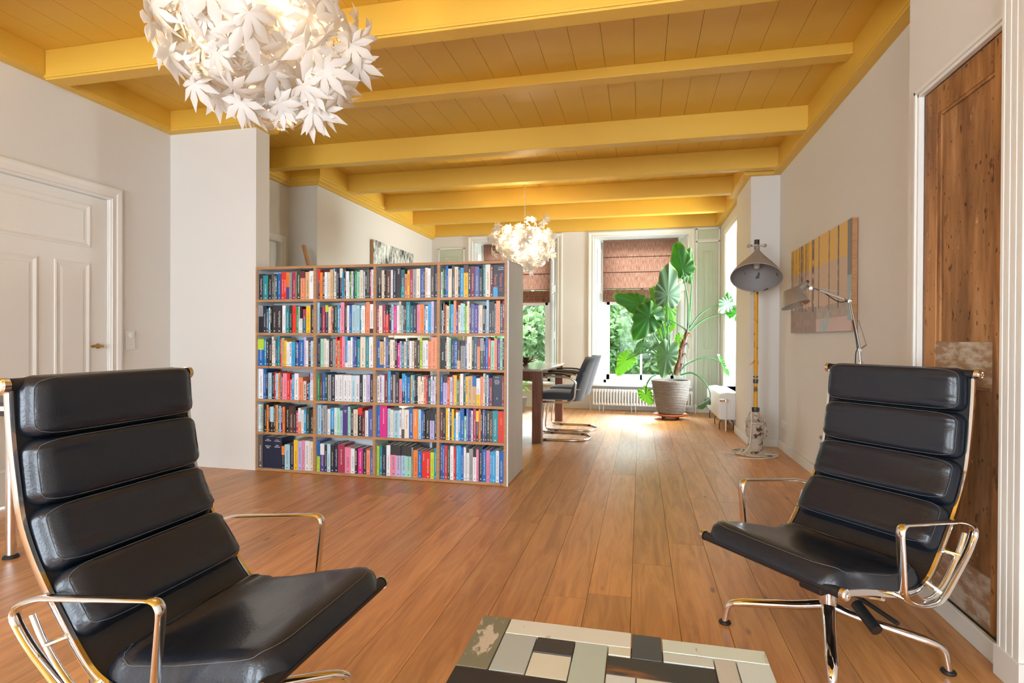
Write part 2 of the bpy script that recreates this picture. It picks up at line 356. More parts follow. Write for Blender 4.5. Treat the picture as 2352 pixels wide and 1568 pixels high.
# baseboards
def baseboard(name, x0, x1, y0, y1, h=.085, m='base_board'):
    tag(MB().box(x0, x1, y0, y1, 0, h).build(name, m, bevel=.004), kind='structure')
baseboard('baseboard_right', XR-.016, XR, 2.905, 6.21)
baseboard('baseboard_right_pier', 1.105, XR, 6.192, 6.21)
baseboard('baseboard_right_pier_side', 1.088, 1.105, 6.192, 7.08)
baseboard('baseboard_right_near', 1.172, 1.19, 2.155, 2.905, .075)
baseboard('baseboard_back', W1[1]-.0, W2[0]-.08, YB-.016, YB, .09)
baseboard('baseboard_back_left', -3.42, W1[1], YB-.016, YB, .09)
baseboard('baseboard_back_right', W2[1]+.1, 1.16, YB-.016, YB, .075)
baseboard('baseboard_left', XL, XL+.015, 3.60, 4.05, .03)
# ---- door in the left wall
def casing(mb, face, a, b, top, wd, sgn, z0=0, axis='x', d=.03):
    """mitred moulded casing round an opening a..b up to top; face = wall plane, sgn = into the room"""
    prof = [(0, 0), (0, .5), (.10, .62), (.16, .85), (.22, .62), (.50, .62), (.56, .85), (.80, 1.0), (.94, .95), (1.0, .7), (1.0, 0)]
    vs = []; n = len(prof)
    for q in range(4):
        for i, o in prof:
            i *= wd; o *= d
            y, z = ((a-i, z0), (a-i, top+i), (b+i, top+i), (b+i, z0))[q]
            vs.append((face+sgn*o, y, z) if axis == 'x' else (y, face+sgn*o, z))
    fs = [(q*n+k, q*n+(k+1) % n, (q+1)*n+(k+1) % n, (q+1)*n+k) for q in range(3) for k in range(n)]
    return mb.add(vs, fs + [tuple(range(n)), tuple(range(4*n-1, 3*n-1, -1))])
dr = MB().box(-4.0, -3.965, 2.535, 3.47, .01, 2.135).build('door_1', 'woodwork'); tag(dr, kind='structure')
casing(MB(), XL, 2.53, 3.475, 2.14, .10, 1).build('door_frame', 'woodwork', dr, bevel=.003)
def panel_field(parent, face, y0, y1, z0, z1, m='woodwork', axis='x', sgn=1, name='door_panel'):
    f = 0.012; mb = MB(); P = []
    def q(o, a, z): return (face+sgn*o, a, z) if axis == 'x' else (a, face+sgn*o, z)
    rings = [(0, .0), (.008, .0), (.010, .010), (.002, .028), (.002, .04), (.006, .055)]
    vs = []
    for o, i in rings: vs += [q(o, y0+i, z0+i), q(o, y1-i, z0+i), q(o, y1-i, z1-i), q(o, y0+i, z1-i)]
    fs = [(k*4+j, k*4+(j+1) % 4, (k+1)*4+(j+1) % 4, (k+1)*4+j) for k in range(len(rings)-1) for j in range(4)] + [tuple((len(rings)-1)*4+j for j in range(4))]
    mb.add(vs, fs); return mb.build(name, m, parent)
for a in ((2.66, 3.34, 1.755, 2.07), (2.66, 2.965, .98, 1.64), (3.08, 3.335, .98, 1.64), (2.66, 2.965, .2, .86), (3.08, 3.335, .2, .86)): pass
for a in ((2.66, 3.34, 1.755, 2.07), (2.66, 2.965, .22, 1.64), (3.08, 3.335, .22, 1.64)): panel_field(dr, -3.965, *a)
hb = MB().tube([(-3.965, 3.40, 1.03), (-3.92, 3.40, 1.03)], .009, 10).tube(bez([(-3.92, 3.405, 1.03), (-3.915, 3.36, 1.035), (-3.918, 3.315, 1.028)], 5), [.009]*8+[.011]*2+[.010], 10)
hb.lathe([(.02, 0), (.02, .006)], 16, (-3.965, 3.40, 1.03), (1, 0, 0)).build('door_handle', 'brass', dr, True)
# ---- door far left, half hidden behind the bookcase
dr = MB().box(-3.84, -3.80, 4.425, 5.295, .01, 2.115).build('door_2', 'woodwork'); tag(dr, kind='structure')
casing(MB(), -3.77, 4.42, 5.30, 2.12, .075, 1).build('door_frame', 'woodwork', dr, bevel=.003)
panel_field(dr, -3.80, 4.55, 5.17, 1.1, 2.0)
# ---- stripped pine cupboard door on the right
D3 = empty('door_3', (0, 0, 0), kind='structure')
def dpart(name, m, x, y0, y1, z0, z1, t=.03, bevel=.002): return MB().box(x, x+t, y0, y1, z0, z1).build(name, m, D3, bevel=bevel)
dpart('stile', 'oldwood', 1.202, 2.685, 2.785, .07, 2.16)
dpart('stile', 'oldwood', 1.202, 2.168, 2.292, .07, 2.16)
dpart('rail', 'oldwood', 1.204, 2.292, 2.685, 2.045, 2.16)
dpart('rail', 'oldpale', 1.204, 2.292, 2.685, .93, 1.095)
dpart('rail', 'oldpale', 1.204, 2.292, 2.685, .07, .26)
dpart('door_panel', 'oldpanel', 1.216, 2.292, 2.685, 1.095, 2.045, .015, 0)
dpart('door_panel', 'oldpanel', 1.216, 2.292, 2.685, .26, .93, .015, 0)
for z0, z1 in ((1.095, 2.045), (.26, .93)):
    MB().box(1.207, 1.217, 2.660, 2.685, z0, z1).box(1.207, 1.217, 2.292, 2.30, z0, z1).box(1.207, 1.217, 2.3, 2.66, z1-.012, z1).build('bead', 'oldwood', D3, bevel=.003)
dpart('edge_strip', 'greypaint', 1.200, 2.157, 2.168, .07, 1.3, .02, 0)
mb = MB()
mb.box(1.178, 1.20, 2.785, 2.80, .07, 2.175).box(1.170, 1.19, 2.80, 2.815, .0, 2.19).box(1.178, 1.20, 2.157, 2.80, 2.16, 2.175).box(1.170, 1.19, 2.1, 2.815, 2.175, 2.19)
mb.build('door_frame', 'woodwork', D3, bevel=.002)
mb = MB()
for k in range(7): mb.box(1.150+.0016*(k % 2), 1.19, 2.157-.016*(k+1), 2.157-.016*k-.001, .08, 2.30)
mb.box(1.145, 1.19, 2.035, 2.165, 0, .10); mb.build('pilaster', 'woodwork', D3, bevel=.0015)
# ---- back windows
def window(num, xa, xb, mull):
    win = MB()
    yo = 9.16                                  # frame plane
    xi0, xi1 = xa+.145, xb-.145                # opening narrows through the splay
    fr = win
    for a, b, c, d in ((xi0, xi0+.045, ZS, 2.645), (xi1-.045, xi1, ZS, 2.645), (xi0, xi1, 2.60, 2.645), (xi0, xi1, ZS, ZS+.05)): fr.box(a, b, yo-.03, yo+.07, c, d)
    root = fr.build('window_%d' % num, 'sash', bevel=.003); tag(root, kind='structure')
    # lower sash
    s = MB(); z0, z1 = ZS+.05, 1.70; a, b = xi0+.045, xi1-.045
    for q in ((a, a+.05, z0, z1), (b-.05, b, z0, z1), (a, b, z0, z0+.085), (a, b, z1-.05, z1)): s.box(q[0], q[1], yo, yo+.04, q[2], q[3])
    if mull: s.box(.01-.018, .01+.018, yo, yo+.035, z0, z1)
    s.build('lower_sash', 'sash', root, bevel=.003)
    s = MB(); z0, z1 = 1.66, 2.60
    for q in ((a, a+.05, z0, z1), (b-.05, b, z0, z1), (a, b, z0, z0+.05), (a, b, z1-.05, z1)): s.box(q[0], q[1], yo+.042, yo+.08, q[2], q[3])
    s.build('upper_sash', 'sash', root, bevel=.003)
    MB().box(a+.05, b-.05, yo+.018, yo+.022, ZS+.13, 1.65).build('pane', 'pane', root)
    MB().box(a+.05, b-.05, yo+.058, yo+.062, 1.71, 2.55).build('pane', 'pane', root)
    # splayed reveals: folded shutters with panels, soffit, sill
    for x0, x1, sg in ((xa, xi0, 1), (xb, xi1, -1)):
        mb = MB(); t = .03*sg
        mb.hexa([(x0+.02*sg, YB+.012, ZS), (x1, yo-.03, ZS), (x1-t, yo-.03, ZS), (x0+.02*sg-t*.6, YB+.012, ZS), (x0+.02*sg, YB+.012, ZH-.01), (x1, yo-.03, ZH-.05), (x1-t, yo-.03, ZH-.05), (x0+.02*sg-t*.6, YB+.012, ZH-.01)])
        sh = mb.build('folded_shutter', 'revealgreen', root)
        P0 = Vector((x0+.02*sg, YB+.012, 0)); P1 = Vector((x1, yo-.03, 0)); dd = (P1-P0); nn = Vector((dd.y, -dd.x, 0)).normalized()*sg
        for z0, z1 in ((.5, 1.1), (1.22, 1.85), (1.97, 2.52)):
            mb = MB(); rings = [(.0, .0), (.008, .0), (.008, .02), (.001, .03), (.001, .05)]; vs = []
            for o_, i in rings:
                for u, z in ((.22, z0+i), (.78, z0+i), (.78, z1-i), (.22, z1-i)):
                    uu = u + (i/dd.length if u < .5 else -i/dd.length); vs.append(P0+dd*uu+nn*(o_+.0005)+Vector((0, 0, z)))
            mb.add(vs, [(k*4+j, k*4+(j+1) % 4, (k+1)*4+(j+1) % 4, (k+1)*4+j) for k in range(4) for j in range(4)] + [(16, 17, 18, 19)])
            mb.build('shutter_panel', 'revealgreen', sh)
    MB().hexa([(xa, YB, ZH), (xb, YB, ZH), (xi1, yo, ZH-.045), (xi0, yo, ZH-.045), (xa, YB, ZH+.01), (xb, YB, ZH+.01), (xi1, yo, ZH+.01), (xi0, yo, ZH+.01)]).build('soffit', 'sash', root)
    MB().box(xa-.06, xb+.06, YB-.10, YB, ZS-.03, ZS).box(xa, xb, YB, yo-.03, ZS-.03, ZS+.002).build('window_sill', 'sash', root, bevel=.004)
    casing(MB(), YB, xa, xb, ZH, .085, -1, z0=ZS, axis='y').build('casing', 'woodwork', root, bevel=.003)
    return root
def _pane():
    m = D.materials.new('window_glass'); m.use_nodes = True; n = m.node_tree.nodes; l = m.node_tree.links; n.clear()
    o = n.new('ShaderNodeOutputMaterial'); mx = n.new('ShaderNodeMixShader'); t = n.new('ShaderNodeBsdfTransparent'); g = n.new('ShaderNodeBsdfGlossy'); f = n.new('ShaderNodeFresnel')
    t.inputs[0].default_value = (.97, .99, .98, 1); g.inputs['Roughness'].default_value = .02; f.inputs[0].default_value = 1.18
    l.new(f.outputs[0], mx.inputs[0]); l.new(t.outputs[0], mx.inputs[1]); l.new(g.outputs[0], mx.inputs[2]); l.new(mx.outputs[0], o.inputs[0]); return m
M['pane'] = _pane()
M['revealgreen'] = mat('pale_grey_green_shutter', (0.66, 0.71, 0.66), .45)
window(1, *W1, False); window(2, *W2, True)
# side window in the right-hand wall
w3 = MB()
for a, b, c, d in ((7.30, 7.36, .45, 2.56), (8.19, 8.25, .45, 2.56), (7.3, 8.25, .45, .53), (7.3, 8.25, 2.48, 2.56), (7.3, 8.25, 1.62, 1.68)): w3.box(1.36, 1.41, a, b, c, d)
w3 = w3.build('window_3', 'sash'); tag(w3, kind='structure')
MB().box(1.383, 1.387, 7.36, 8.19, .53, 2.48).build('pane', 'pane', w3)
casing(MB(), 1.16, 7.30, 8.25, 2.56, .075, -1, z0=.45, axis='x').build('casing', 'woodwork', w3, bevel=.003)
MB().box(1.10, 1.36, 7.24, 8.31, .42, .45).build('window_sill', 'sash', w3)
# front windows (behind the camera): bars and panes
for num, (a, b) in ((4, (-3.4, -1.8)), (5, (-.8, .8))):
    f = MB()
    for q in ((a, a+.06, .3, 2.7), (b-.06, b, .3, 2.7), (a, b, .3, .38), (a, b, 2.62, 2.7), ((a+b)/2-.025, (a+b)/2+.025, .38, 2.62), (a, b, 1.5, 1.55)): f.box(q[0], q[1], -2.9, -2.85, q[2], q[3])
    f = f.build('window_%d' % num, 'sash'); tag(f, kind='structure')
# narrow painted cupboard doors beside the windows
def shutter_door(name, x0, x1, z0, z1, label):
    """flush cupboard door in the back wall with a framed field"""
    o = MB().box(x0, x1, YB-.012, YB+.01, z0, z1).build(name, 'shutter', bevel=.002); tag(o, kind='structure')
    if z1-z0 > .5: panel_field(o, YB-.0125, x0+.075, x1-.075, 1.05 if z0 > .5 else .95, z1-.12, 'shutter', 'y', -1)
    if z0 < .5: panel_field(o, YB-.0125, x0+.075, x1-.075, .15, .85, 'shutter', 'y', -1)
    fr = MB()
    for q in ((x0-.03, x0-.004, z0-.02, z1+.025), (x1+.004, x1+.03, z0-.02, z1+.025), (x0-.03, x1+.03, z1+.004, z1+.03)): fr.box(q[0], q[1], YB-.02, YB, q[2], q[3])
    fr.build('door_frame', 'woodwork', o, bevel=.002); return o
shutter_door('door_4', .835, 1.120, .09, 2.555, '')
shutter_door('door_5', .835, 1.120, 2.615, 2.745, '')
shutter_door('door_6', -3.27, -2.87, .09, 2.57, '')

# ---- roman blinds
def _blind():
    m, n, l, b = _nt('woven_blind'); tc = n.new('ShaderNodeTexCoord'); mp = n.new('ShaderNodeMapping'); mp.inputs['Scale'].default_value = (75, 2, 5)
    t = n.new('ShaderNodeTexNoise'); t.inputs['Scale'].default_value = 2.2; t.inputs['Detail'].default_value = 4
    l.new(tc.outputs['Object'], mp.inputs[0]); l.new(mp.outputs[0], t.inputs[0])
    r = ramp(n, [(.35, (.13, .052, .032)), (.65, (.32, .17, .12))]); l.new(t.outputs[0], r.inputs[0]); l.new(r.outputs[0], b.inputs[0]); b.inputs['Roughness'].default_value = .9
    r2 = ramp(n, [(.35, (.22, .085, .055)), (.65, (.62, .34, .24))]); l.new(t.outputs[0], r2.inputs[0])
    tr = n.new('ShaderNodeBsdfTranslucent'); l.new(r2.outputs[0], tr.inputs[0]); ms = n.new('ShaderNodeMixShader'); ms.inputs[0].default_value = .20
    l.new(b.outputs[0], ms.inputs[1]); l.new(tr.outputs[0], ms.inputs[2]); l.new(ms.outputs[0], n['Material Output'].inputs[0]); return m
M['blind'] = _blind(); M['blind_rib'] = mat('blind_rib', (.08, .04, .03), .8)
for (xa, xb), lab in ((W1, 'brown woven roman blind half drawn in the left window behind the bookcase'), (W2, 'brown woven roman blind half drawn in the right window behind the big plant')):
    x0, x1 = xa+.14, xb-.14; Yb = 9.02
    r = empty('roman_blind', ((x0+x1)/2, Yb, 2.63), 0, lab, 'blind', 'brown roman blinds'); hw = (x1-x0)/2
    zt = [0, -.235, -.475, -.735]
    for k in range(3):
        a, b_ = zt[k], zt[k+1]
        mb = MB(); mb.grid(lambda u, v: (-hw+2*hw*u, -.006*math.sin(PI*v), a+(b_-a)*v), 12, 7)
        mb.build('blind_panel', 'blind', r, True)
        MB().box(-hw, hw, -.008, .006, b_-.006, b_+.004).build('rib', 'blind_rib', r)
    MB().box(-hw, hw, -.012, .03, -.005, .03).build('head_rail', 'blind', r)
    for k in range(4):
        z = -.745-.045*k
        mb = MB(); mb.grid(lambda u, v: (-hw-.002+2*(hw+.002)*u, -.030+.024*math.cos(2*PI*v)-.004*k + .003*math.sin(9*u+k), z-.035+.030*math.sin(2*PI*v)), 14, 10, cv=True)
        mb.build('fold', 'blind', r, True)

# ---- radiators
def radiator(loc, rz, n, pitch, z0, z1, depth, label):
    r = empty('column_radiator', loc, rz, label, 'radiator')
    mb = MB(); hz = z1-z0
    sec = MB()
    for y in (-depth/2+.018, 0, depth/2-.018):
        sec.tube([(0, y, z0+.02), (0, y, z1-.02)], .0155, 8)
    sec.tube([(0, -depth/2+.01, z1-.028), (0, depth/2-.01, z1-.028)], .026, 8).tube([(0, -depth/2+.01, z0+.028), (0, depth/2-.01, z0+.028)], .026, 8)
    me = sec.mesh('section', 'radiator', True)
    for k in range(n): inst('section', me, r, Matrix.Translation(((k-(n-1)/2)*pitch, 0, 0)))
    L = (n-1)/2*pitch
    MB().cyl((-L-.005, 0, z1-.028), (L+.005, 0, z1-.028), .019, 10).cyl((-L-.005, 0, z0+.028), (L+.005, 0, z0+.028), .019, 10).build('header_pipe', 'radiator', r, True)
    for x in (-L+.12, L*0-.0 if False else -L+.60, L-.12):
        MB().tube([(x-.03, -depth/2+.02, z0-.004), (x-.03, -depth/2+.005, 0)], .005, 6).tube([(x+.03, -depth/2+.02, z0-.004), (x+.03, -depth/2+.005, 0)], .005, 6).tube([(x-.035, 0, z0+.004), (x+.035, 0, z0+.004)], .006, 6).build('foot', 'radiator', r)
    return r, L
r, L = radiator((.02, 8.70, 0), 0, 34, .0435, .085, .335, .13, 'long low white column radiator under the window behind the plant pot')
MB().tube(rounded([(-L-.005, 0, .307), (-L-.05, 0, .307), (-L-.05, -.01, .25), (-L-.06, 0, .12), (-L-.05, 0, .001)], .02), .009, 8).cyl((-L-.05, -.01, .30), (-L-.05, -.05, .30), .022, 12).build('valve', 'radiator', r, True)
MB().tube(rounded([(L+.005, 0, .11), (L+.06, 0, .11), (L+.06, 0, .001)], .02), .009, 8).lathe([(.022, 0), (.026, .02), (.014, .05)], 12, (L+.06, 0, .09)).build('valve', 'radiator', r, True)
# cover-fronted radiator under the side window: closed convector body on feet
r = empty('panel_radiator', (1.03, 7.77, 0), 0, 'white rounded radiator under the side window, seen end-on beside the pier', 'radiator')
sec = [(-.095, .13), (.095, .13), (.108, .16), (.108, .40), (.085, .445), (.0, .46), (-.085, .445), (-.108, .40), (-.108, .16)]
mb = MB().prism(sec, -.60, .60, lambda x, y, z: (x, z, y)); mb.build('body', 'radiator', r, True, bevel=.012, angle=30)
mb = MB()
for x in (-.05, .05): mb.prism([(x-.022, .17), (x+.022, .17), (x+.022, .38), (x-.022, .38)], -.604, -.60, lambda x, y, z: (x, z, y))
mb.build('end_plate', 'radiator', r, bevel=.003)
MB().tube(rounded([(-.03, -.60, .37), (-.03, -.66, .37), (-.03, -.66, .001)], .02), .008, 8).build('supply_pipe', 'radiator', r, True)
MB().tube([(-.10, -.66, .37), (-.03, -.66, .37)], .018, 10).lathe([(.018, 0), (.03, .008), (.03, .03), (.018, .04)], 12, (-.03, -.66, .35)).build('valve', 'chrome', r, True)
for y in (-.5, -.05, .5):
    MB().tube(bez([(-.08, y, 0), (-.08, y, .08), (-.05, y, .125)], 4), .006, 6).tube(bez([(.08, y, 0), (.08, y, .08), (.05, y, .125)], 4), .006, 6).build('foot', 'graph', r)

# ---- sockets and switches
def frame_plate(name, o, u, v, n, cells, label, cat, kinds):
    """wall plate: origin corner o, u along the wall, v up, n out of the wall"""
    o, u, v, n = map(Vector, (o, u, v, n)); r = empty(name, o, 0, label, cat)
    def P(a, b, c): return u*a+v*b+n*c
    def slab(a0, a1, b0, b1, c0, c1, nm, m, bev=.002):
        MB().hexa([P(a0, b0, c0), P(a1, b0, c0), P(a1, b1, c0), P(a0, b1, c0), P(a0, b0, c1), P(a1, b0, c1), P(a1, b1, c1), P(a0, b1, c1)]).build(nm, m, r, bevel=bev)
    W, H = cells; s = .071
    slab(0, W*s+.01, 0, H*s+.01, .0005, .009, 'plate', 'white_plastic')
    k = 0
    for j in range(H):
        for i in range(W):
            c = P(.005+s*(i+.5), .005+s*(j+.5), .009); kind = kinds[k]; k += 1
            if kind == 'socket':
                MB().lathe([(.019, .001), (.021, .003), (.024, .003), (.024, -.002), (.019, -.002)], 20, c, n).build('socket_ring', 'white_plastic', r, True)
                for q in (-.0095, .0095): MB().lathe([(.0025, 0), (.0025, .002)], 8, c+u*q-n*.0005, n).build('pin_hole', 'blackplastic', r)
            else: MB().lathe([(.021, 0), (.020, .013), (.016, .015)], 24, c, n).build('dimmer_knob', 'white_plastic', r, True)
frame_plate('wall_socket', (XL, 3.70, 1.0), (0, -1, 0), (0, 0, 1), (1, 0, 0), (1, 2), 'white wall plate with round dimmer above a socket beside the white door', 'switch', ('socket', 'dimmer'))
frame_plate('wall_socket', (XR, 6.06, .225), (0, -1, 0), (0, 0, 1), (-1, 0, 0), (3, 1), 'white triple socket low on the right wall behind the yellow lamp', 'socket', ('socket',)*3)

# ---- outside: grass, trees, sky
tag(MB().box(-30, 30, 9.4, 60, -.9, -.8).build('lawn', mat('grass_ground', (.04, .09, .02), .9, var=.3)), kind='structure')
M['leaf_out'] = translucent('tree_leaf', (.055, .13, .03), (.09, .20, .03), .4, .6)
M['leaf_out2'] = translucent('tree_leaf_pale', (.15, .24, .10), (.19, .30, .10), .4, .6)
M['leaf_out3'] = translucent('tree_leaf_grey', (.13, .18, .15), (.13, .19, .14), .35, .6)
M['bark'] = mat('bark', (.12, .08, .05), .9, bump=.5, bscale=20)
def tree(x, y, h, r, m, seed, n, label, leaf=.20):
    rn = random.Random(seed); t = empty('tree', (x, y, -.8), 0, label, 'tree', 'trees outside the windows')
    mb = MB().tube(bez([(0, 0, 0), (.1, 0, h*.3), (-.1, .1, h*.6), (0, 0, h*.85)], 4), [.22-.19*k/12 for k in range(13)], 8)
    br = []
    for k in range(9):
        a = rn.random()*6.28; z = h*(.25+.6*rn.random()); e = Vector((math.cos(a)*r*.7, math.sin(a)*r*.7, z+r*.4)); mb.tube([(0, 0, z), e*.5+Vector((0, 0, z*.5)), e], [.07, .05, .02], 5); br.append(e)
    mb.build('trunk', 'bark', t, True)
    cl = [(Vector((rn.gauss(0, r*.42), rn.gauss(0, r*.42), h*.5+rn.gauss(0, h*.23))), r*(.28+.25*rn.random())) for _ in range(34)]
    mb = MB(); V = []; Fc = []
    for _ in range(n):
        c, cr = rn.choice(cl); d = Vector((rn.gauss(0, 1), rn.gauss(0, 1), rn.gauss(0, 1))).normalized(); p = c+d*cr*(.6+.4*rn.random())
        a = Vector((rn.gauss(0, 1), rn.gauss(0, 1), rn.gauss(0, 1))).normalized(); b = a.orthogonal().normalized(); s = leaf*(.6+.8*rn.random()); k = len(V)
        V += [p-a*s*.6, p+b*s*.35, p+a*s*.6, p-b*s*.35]; Fc.append((k, k+1, k+2, k+3))
    me = D.meshes.new('foliage'); me.from_pydata([tuple(v) for v in V], [], Fc); me.materials.append(M[m]); o = D.objects.new('foliage', me); COL.objects.link(o); o.parent = t; tag(o, kind='stuff')


tree(.4, 19.5, 6.5, 1.7, 'leaf_out', 1, 9000, 'tall leafy green tree far outside, straight beyond the right window')
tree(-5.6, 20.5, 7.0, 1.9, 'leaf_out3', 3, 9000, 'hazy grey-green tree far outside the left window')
tree(-.70, 12.6, 2.9, .62, 'leaf_out', 6, 4500, 'low bushy shrub outside the right window, left of the plant', .12)
tree(1.45, 12.7, 3.0, .62, 'leaf_out2', 7, 4500, 'low pale shrub outside the right window, behind the plant', .12)
tree(-2.75, 12.7, 3.0, .62, 'leaf_out2', 8, 4500, 'low yellow-green shrub outside the left window', .12)
hd_ = empty('hedge', (-.6, 15.6, -.8), 0, 'broad leafy hedge closing the garden outside the windows', 'hedge')
rn = random.Random(21); V = []; Fc = []
for _ in range(17000):
    p = Vector((rn.uniform(-4.6, 4.6), rn.gauss(0, .45), abs(rn.gauss(0, 1.5)) if rn.random() < .3 else rn.uniform(0, 3.3))); p.y += .35*math.sin(p.x*2.3)+.3*math.sin(p.z*2+p.x)
    a = Vector((rn.gauss(0, 1), rn.gauss(0, 1), rn.gauss(0, 1))).normalized(); b_ = a.orthogonal().normalized(); s_ = .17*(.6+.8*rn.random()); k = len(V)
    V += [p-a*s_*.6, p+b_*s_*.35, p+a*s_*.6, p-b_*s_*.35]; Fc.append((k, k+1, k+2, k+3))
me = D.meshes.new('foliage'); me.from_pydata([tuple(v) for v in V], [], Fc); me.materials.append(M['leaf_out2']); o = D.objects.new('foliage', me); COL.objects.link(o); o.parent = hd_; tag(o, kind='stuff')
mb = MB()
for k in range(12): mb.tube([(-4.4+.8*k, 0, 0), (-4.3+.8*k, .1, 1.6)], [.03, .015], 5)
tag(mb.build('stems', 'bark', hd_), kind='stuff')

# ================================================================ BOOKCASE
BY = 4.045; BX = [-3.093, -2.571, -2.546, -2.046, -2.024, -1.516, -1.493, -.987]   # inner edges of the four compartments
BZ = [(.022, .303), (.322, .573), (.593, .847), (.866, 1.120), (1.139, 1.392), (1.412, 1.660)]
bc = empty('bookcase', (0, 0, 0), 0, 'wide oak-edged bookcase with white sides, six shelves high, full of books', 'bookcase')
def board(name, x0, x1, z0, z1, y0=BY, y1=BY+.225, par=None):
    o = MB().box(x0, x1, y0+.004, y1, z0, z1).build(name, 'shelfwhite', par or bc)
    MB().box(x0, x1, y0, y0+.0035, z0, z1).build('edge_strip', 'oakedge', o)
xa, xb = -3.104, -.966
board('side_panel', xa, BX[0]+.004, .0, 1.68); board('side_panel', BX[7], xb, 0, 1.68)
board('top_board', BX[0]+.004, BX[7], 1.660, 1.680)
board('bottom_board', BX[0]+.004, BX[7], .003, .022)
for i in range(3): board('divider', BX[2*i+1], BX[2*i+2], .022, 1.660)
for i in range(4):
    for (a, b), (c, d) in zip(BZ[:-1], BZ[1:]): board('shelf', BX[2*i]+(.004 if i == 0 else 0), BX[2*i+1], b, c)
    for r_, (a, b) in enumerate(BZ):
        if not ((i == 2 and r_ in (0, 1, 2, 3)) or (i == 3 and r_ in (0, 2, 3))):
            MB().box(BX[2*i], BX[2*i+1], BY+.217, BY+.223, a, b).build('back_board', 'shelfwhite', bc)
# white unit standing back to back with it
b2 = empty('bookcase', (0, 0, 0), 0, 'white bookcase standing back to back behind the oak-edged one, mostly hidden', 'bookcase')
y0, y1 = BY+.232, BY+.515
MB().box(-.984, -.953, y0, y1, 0, 1.692).build('side_panel', 'shelfwhite', b2, bevel=.002); MB().box(-3.10, -3.08, y0+.0, y1, 0, 1.692).build('side_panel', 'shelfwhite', b2)
MB().box(-3.08, -.984, y0, y1, 1.672, 1.690).build('top_board', 'shelfwhite', b2)
MB().box(-3.08, -.984, y1-.02, y1, .02, .30).build('plinth', 'shelfwhite', b2)
for z in (.30, .60, 1.14, 1.40): MB().box(-3.08, -.984, y0+.06, y1, z, z+.018).build('shelf', 'shelfwhite', b2)
for x in (-2.3, -1.66): MB().box(x, x+.02, y0, y1, .02, 1.672).build('divider', 'shelfwhite', b2)
MB().box(-.9655, -.953, BY+.0, BY+.226, 0, 1.680).build('end_panel', 'shelfwhite', bc, bevel=.002)
MB().box(-.984, -.9525, BY+.001, BY+.226, 1.6805, 1.683).build('edge_strip', 'oakedge', bc)
MB().box(-.984, -.9525, y0, y1, 1.6925, 1.695).build('edge_strip', 'oakedge', b2)
MB().box(-.9525, -.951, BY+.001, BY+.226, .0, .018).build('edge_strip', 'oakedge', bc)
MB().box(-.9525, -.951, y0, y1, .0, .018).build('edge_strip', 'oakedge', b2)

PAL = dict(k=('101012', 'black'), K=('2e2b2e', 'charcoal'), n=('16233f', 'navy'), b=('1763b0', 'blue'), c=('2f9fd8', 'sky blue'), l=('a9cfe0', 'light blue'), t=('148a94', 'teal'), T=('265f74', 'dark teal'),
           g=('2c8a4a', 'green'), m=('9ed8c0', 'mint green'), G=('2a4638', 'dark green'), y=('f0c020', 'yellow'), o=('f0842a', 'orange'), r=('dd2c1e', 'red'), d=('74202c', 'dark red'), p=('e88aa6', 'pink'),
           P=('d81e86', 'magenta'), v=('4c3a86', 'purple'), V=('c0b4dc', 'lavender'), w=('e4e6ea', 'white'), i=('e2d6c4', 'cream'), s=('9a9a9a', 'grey'), S=('5a524a', 'grey-brown'), B=('5c3526', 'brown'),
           a=('cca878', 'tan'), e=('f0906a', 'salmon'), L=('b8d43a', 'lime green'), R=('a83254', 'raspberry'), q=('5266a8', 'slate blue'))
A_, B_, C_, D_, E_, F_ = ((580, 590, 7.84), (860, 590, 6.72), (580, 760, 7.84), (860, 760, 6.72), (580, 920, 7.84), (860, 920, 6.72))
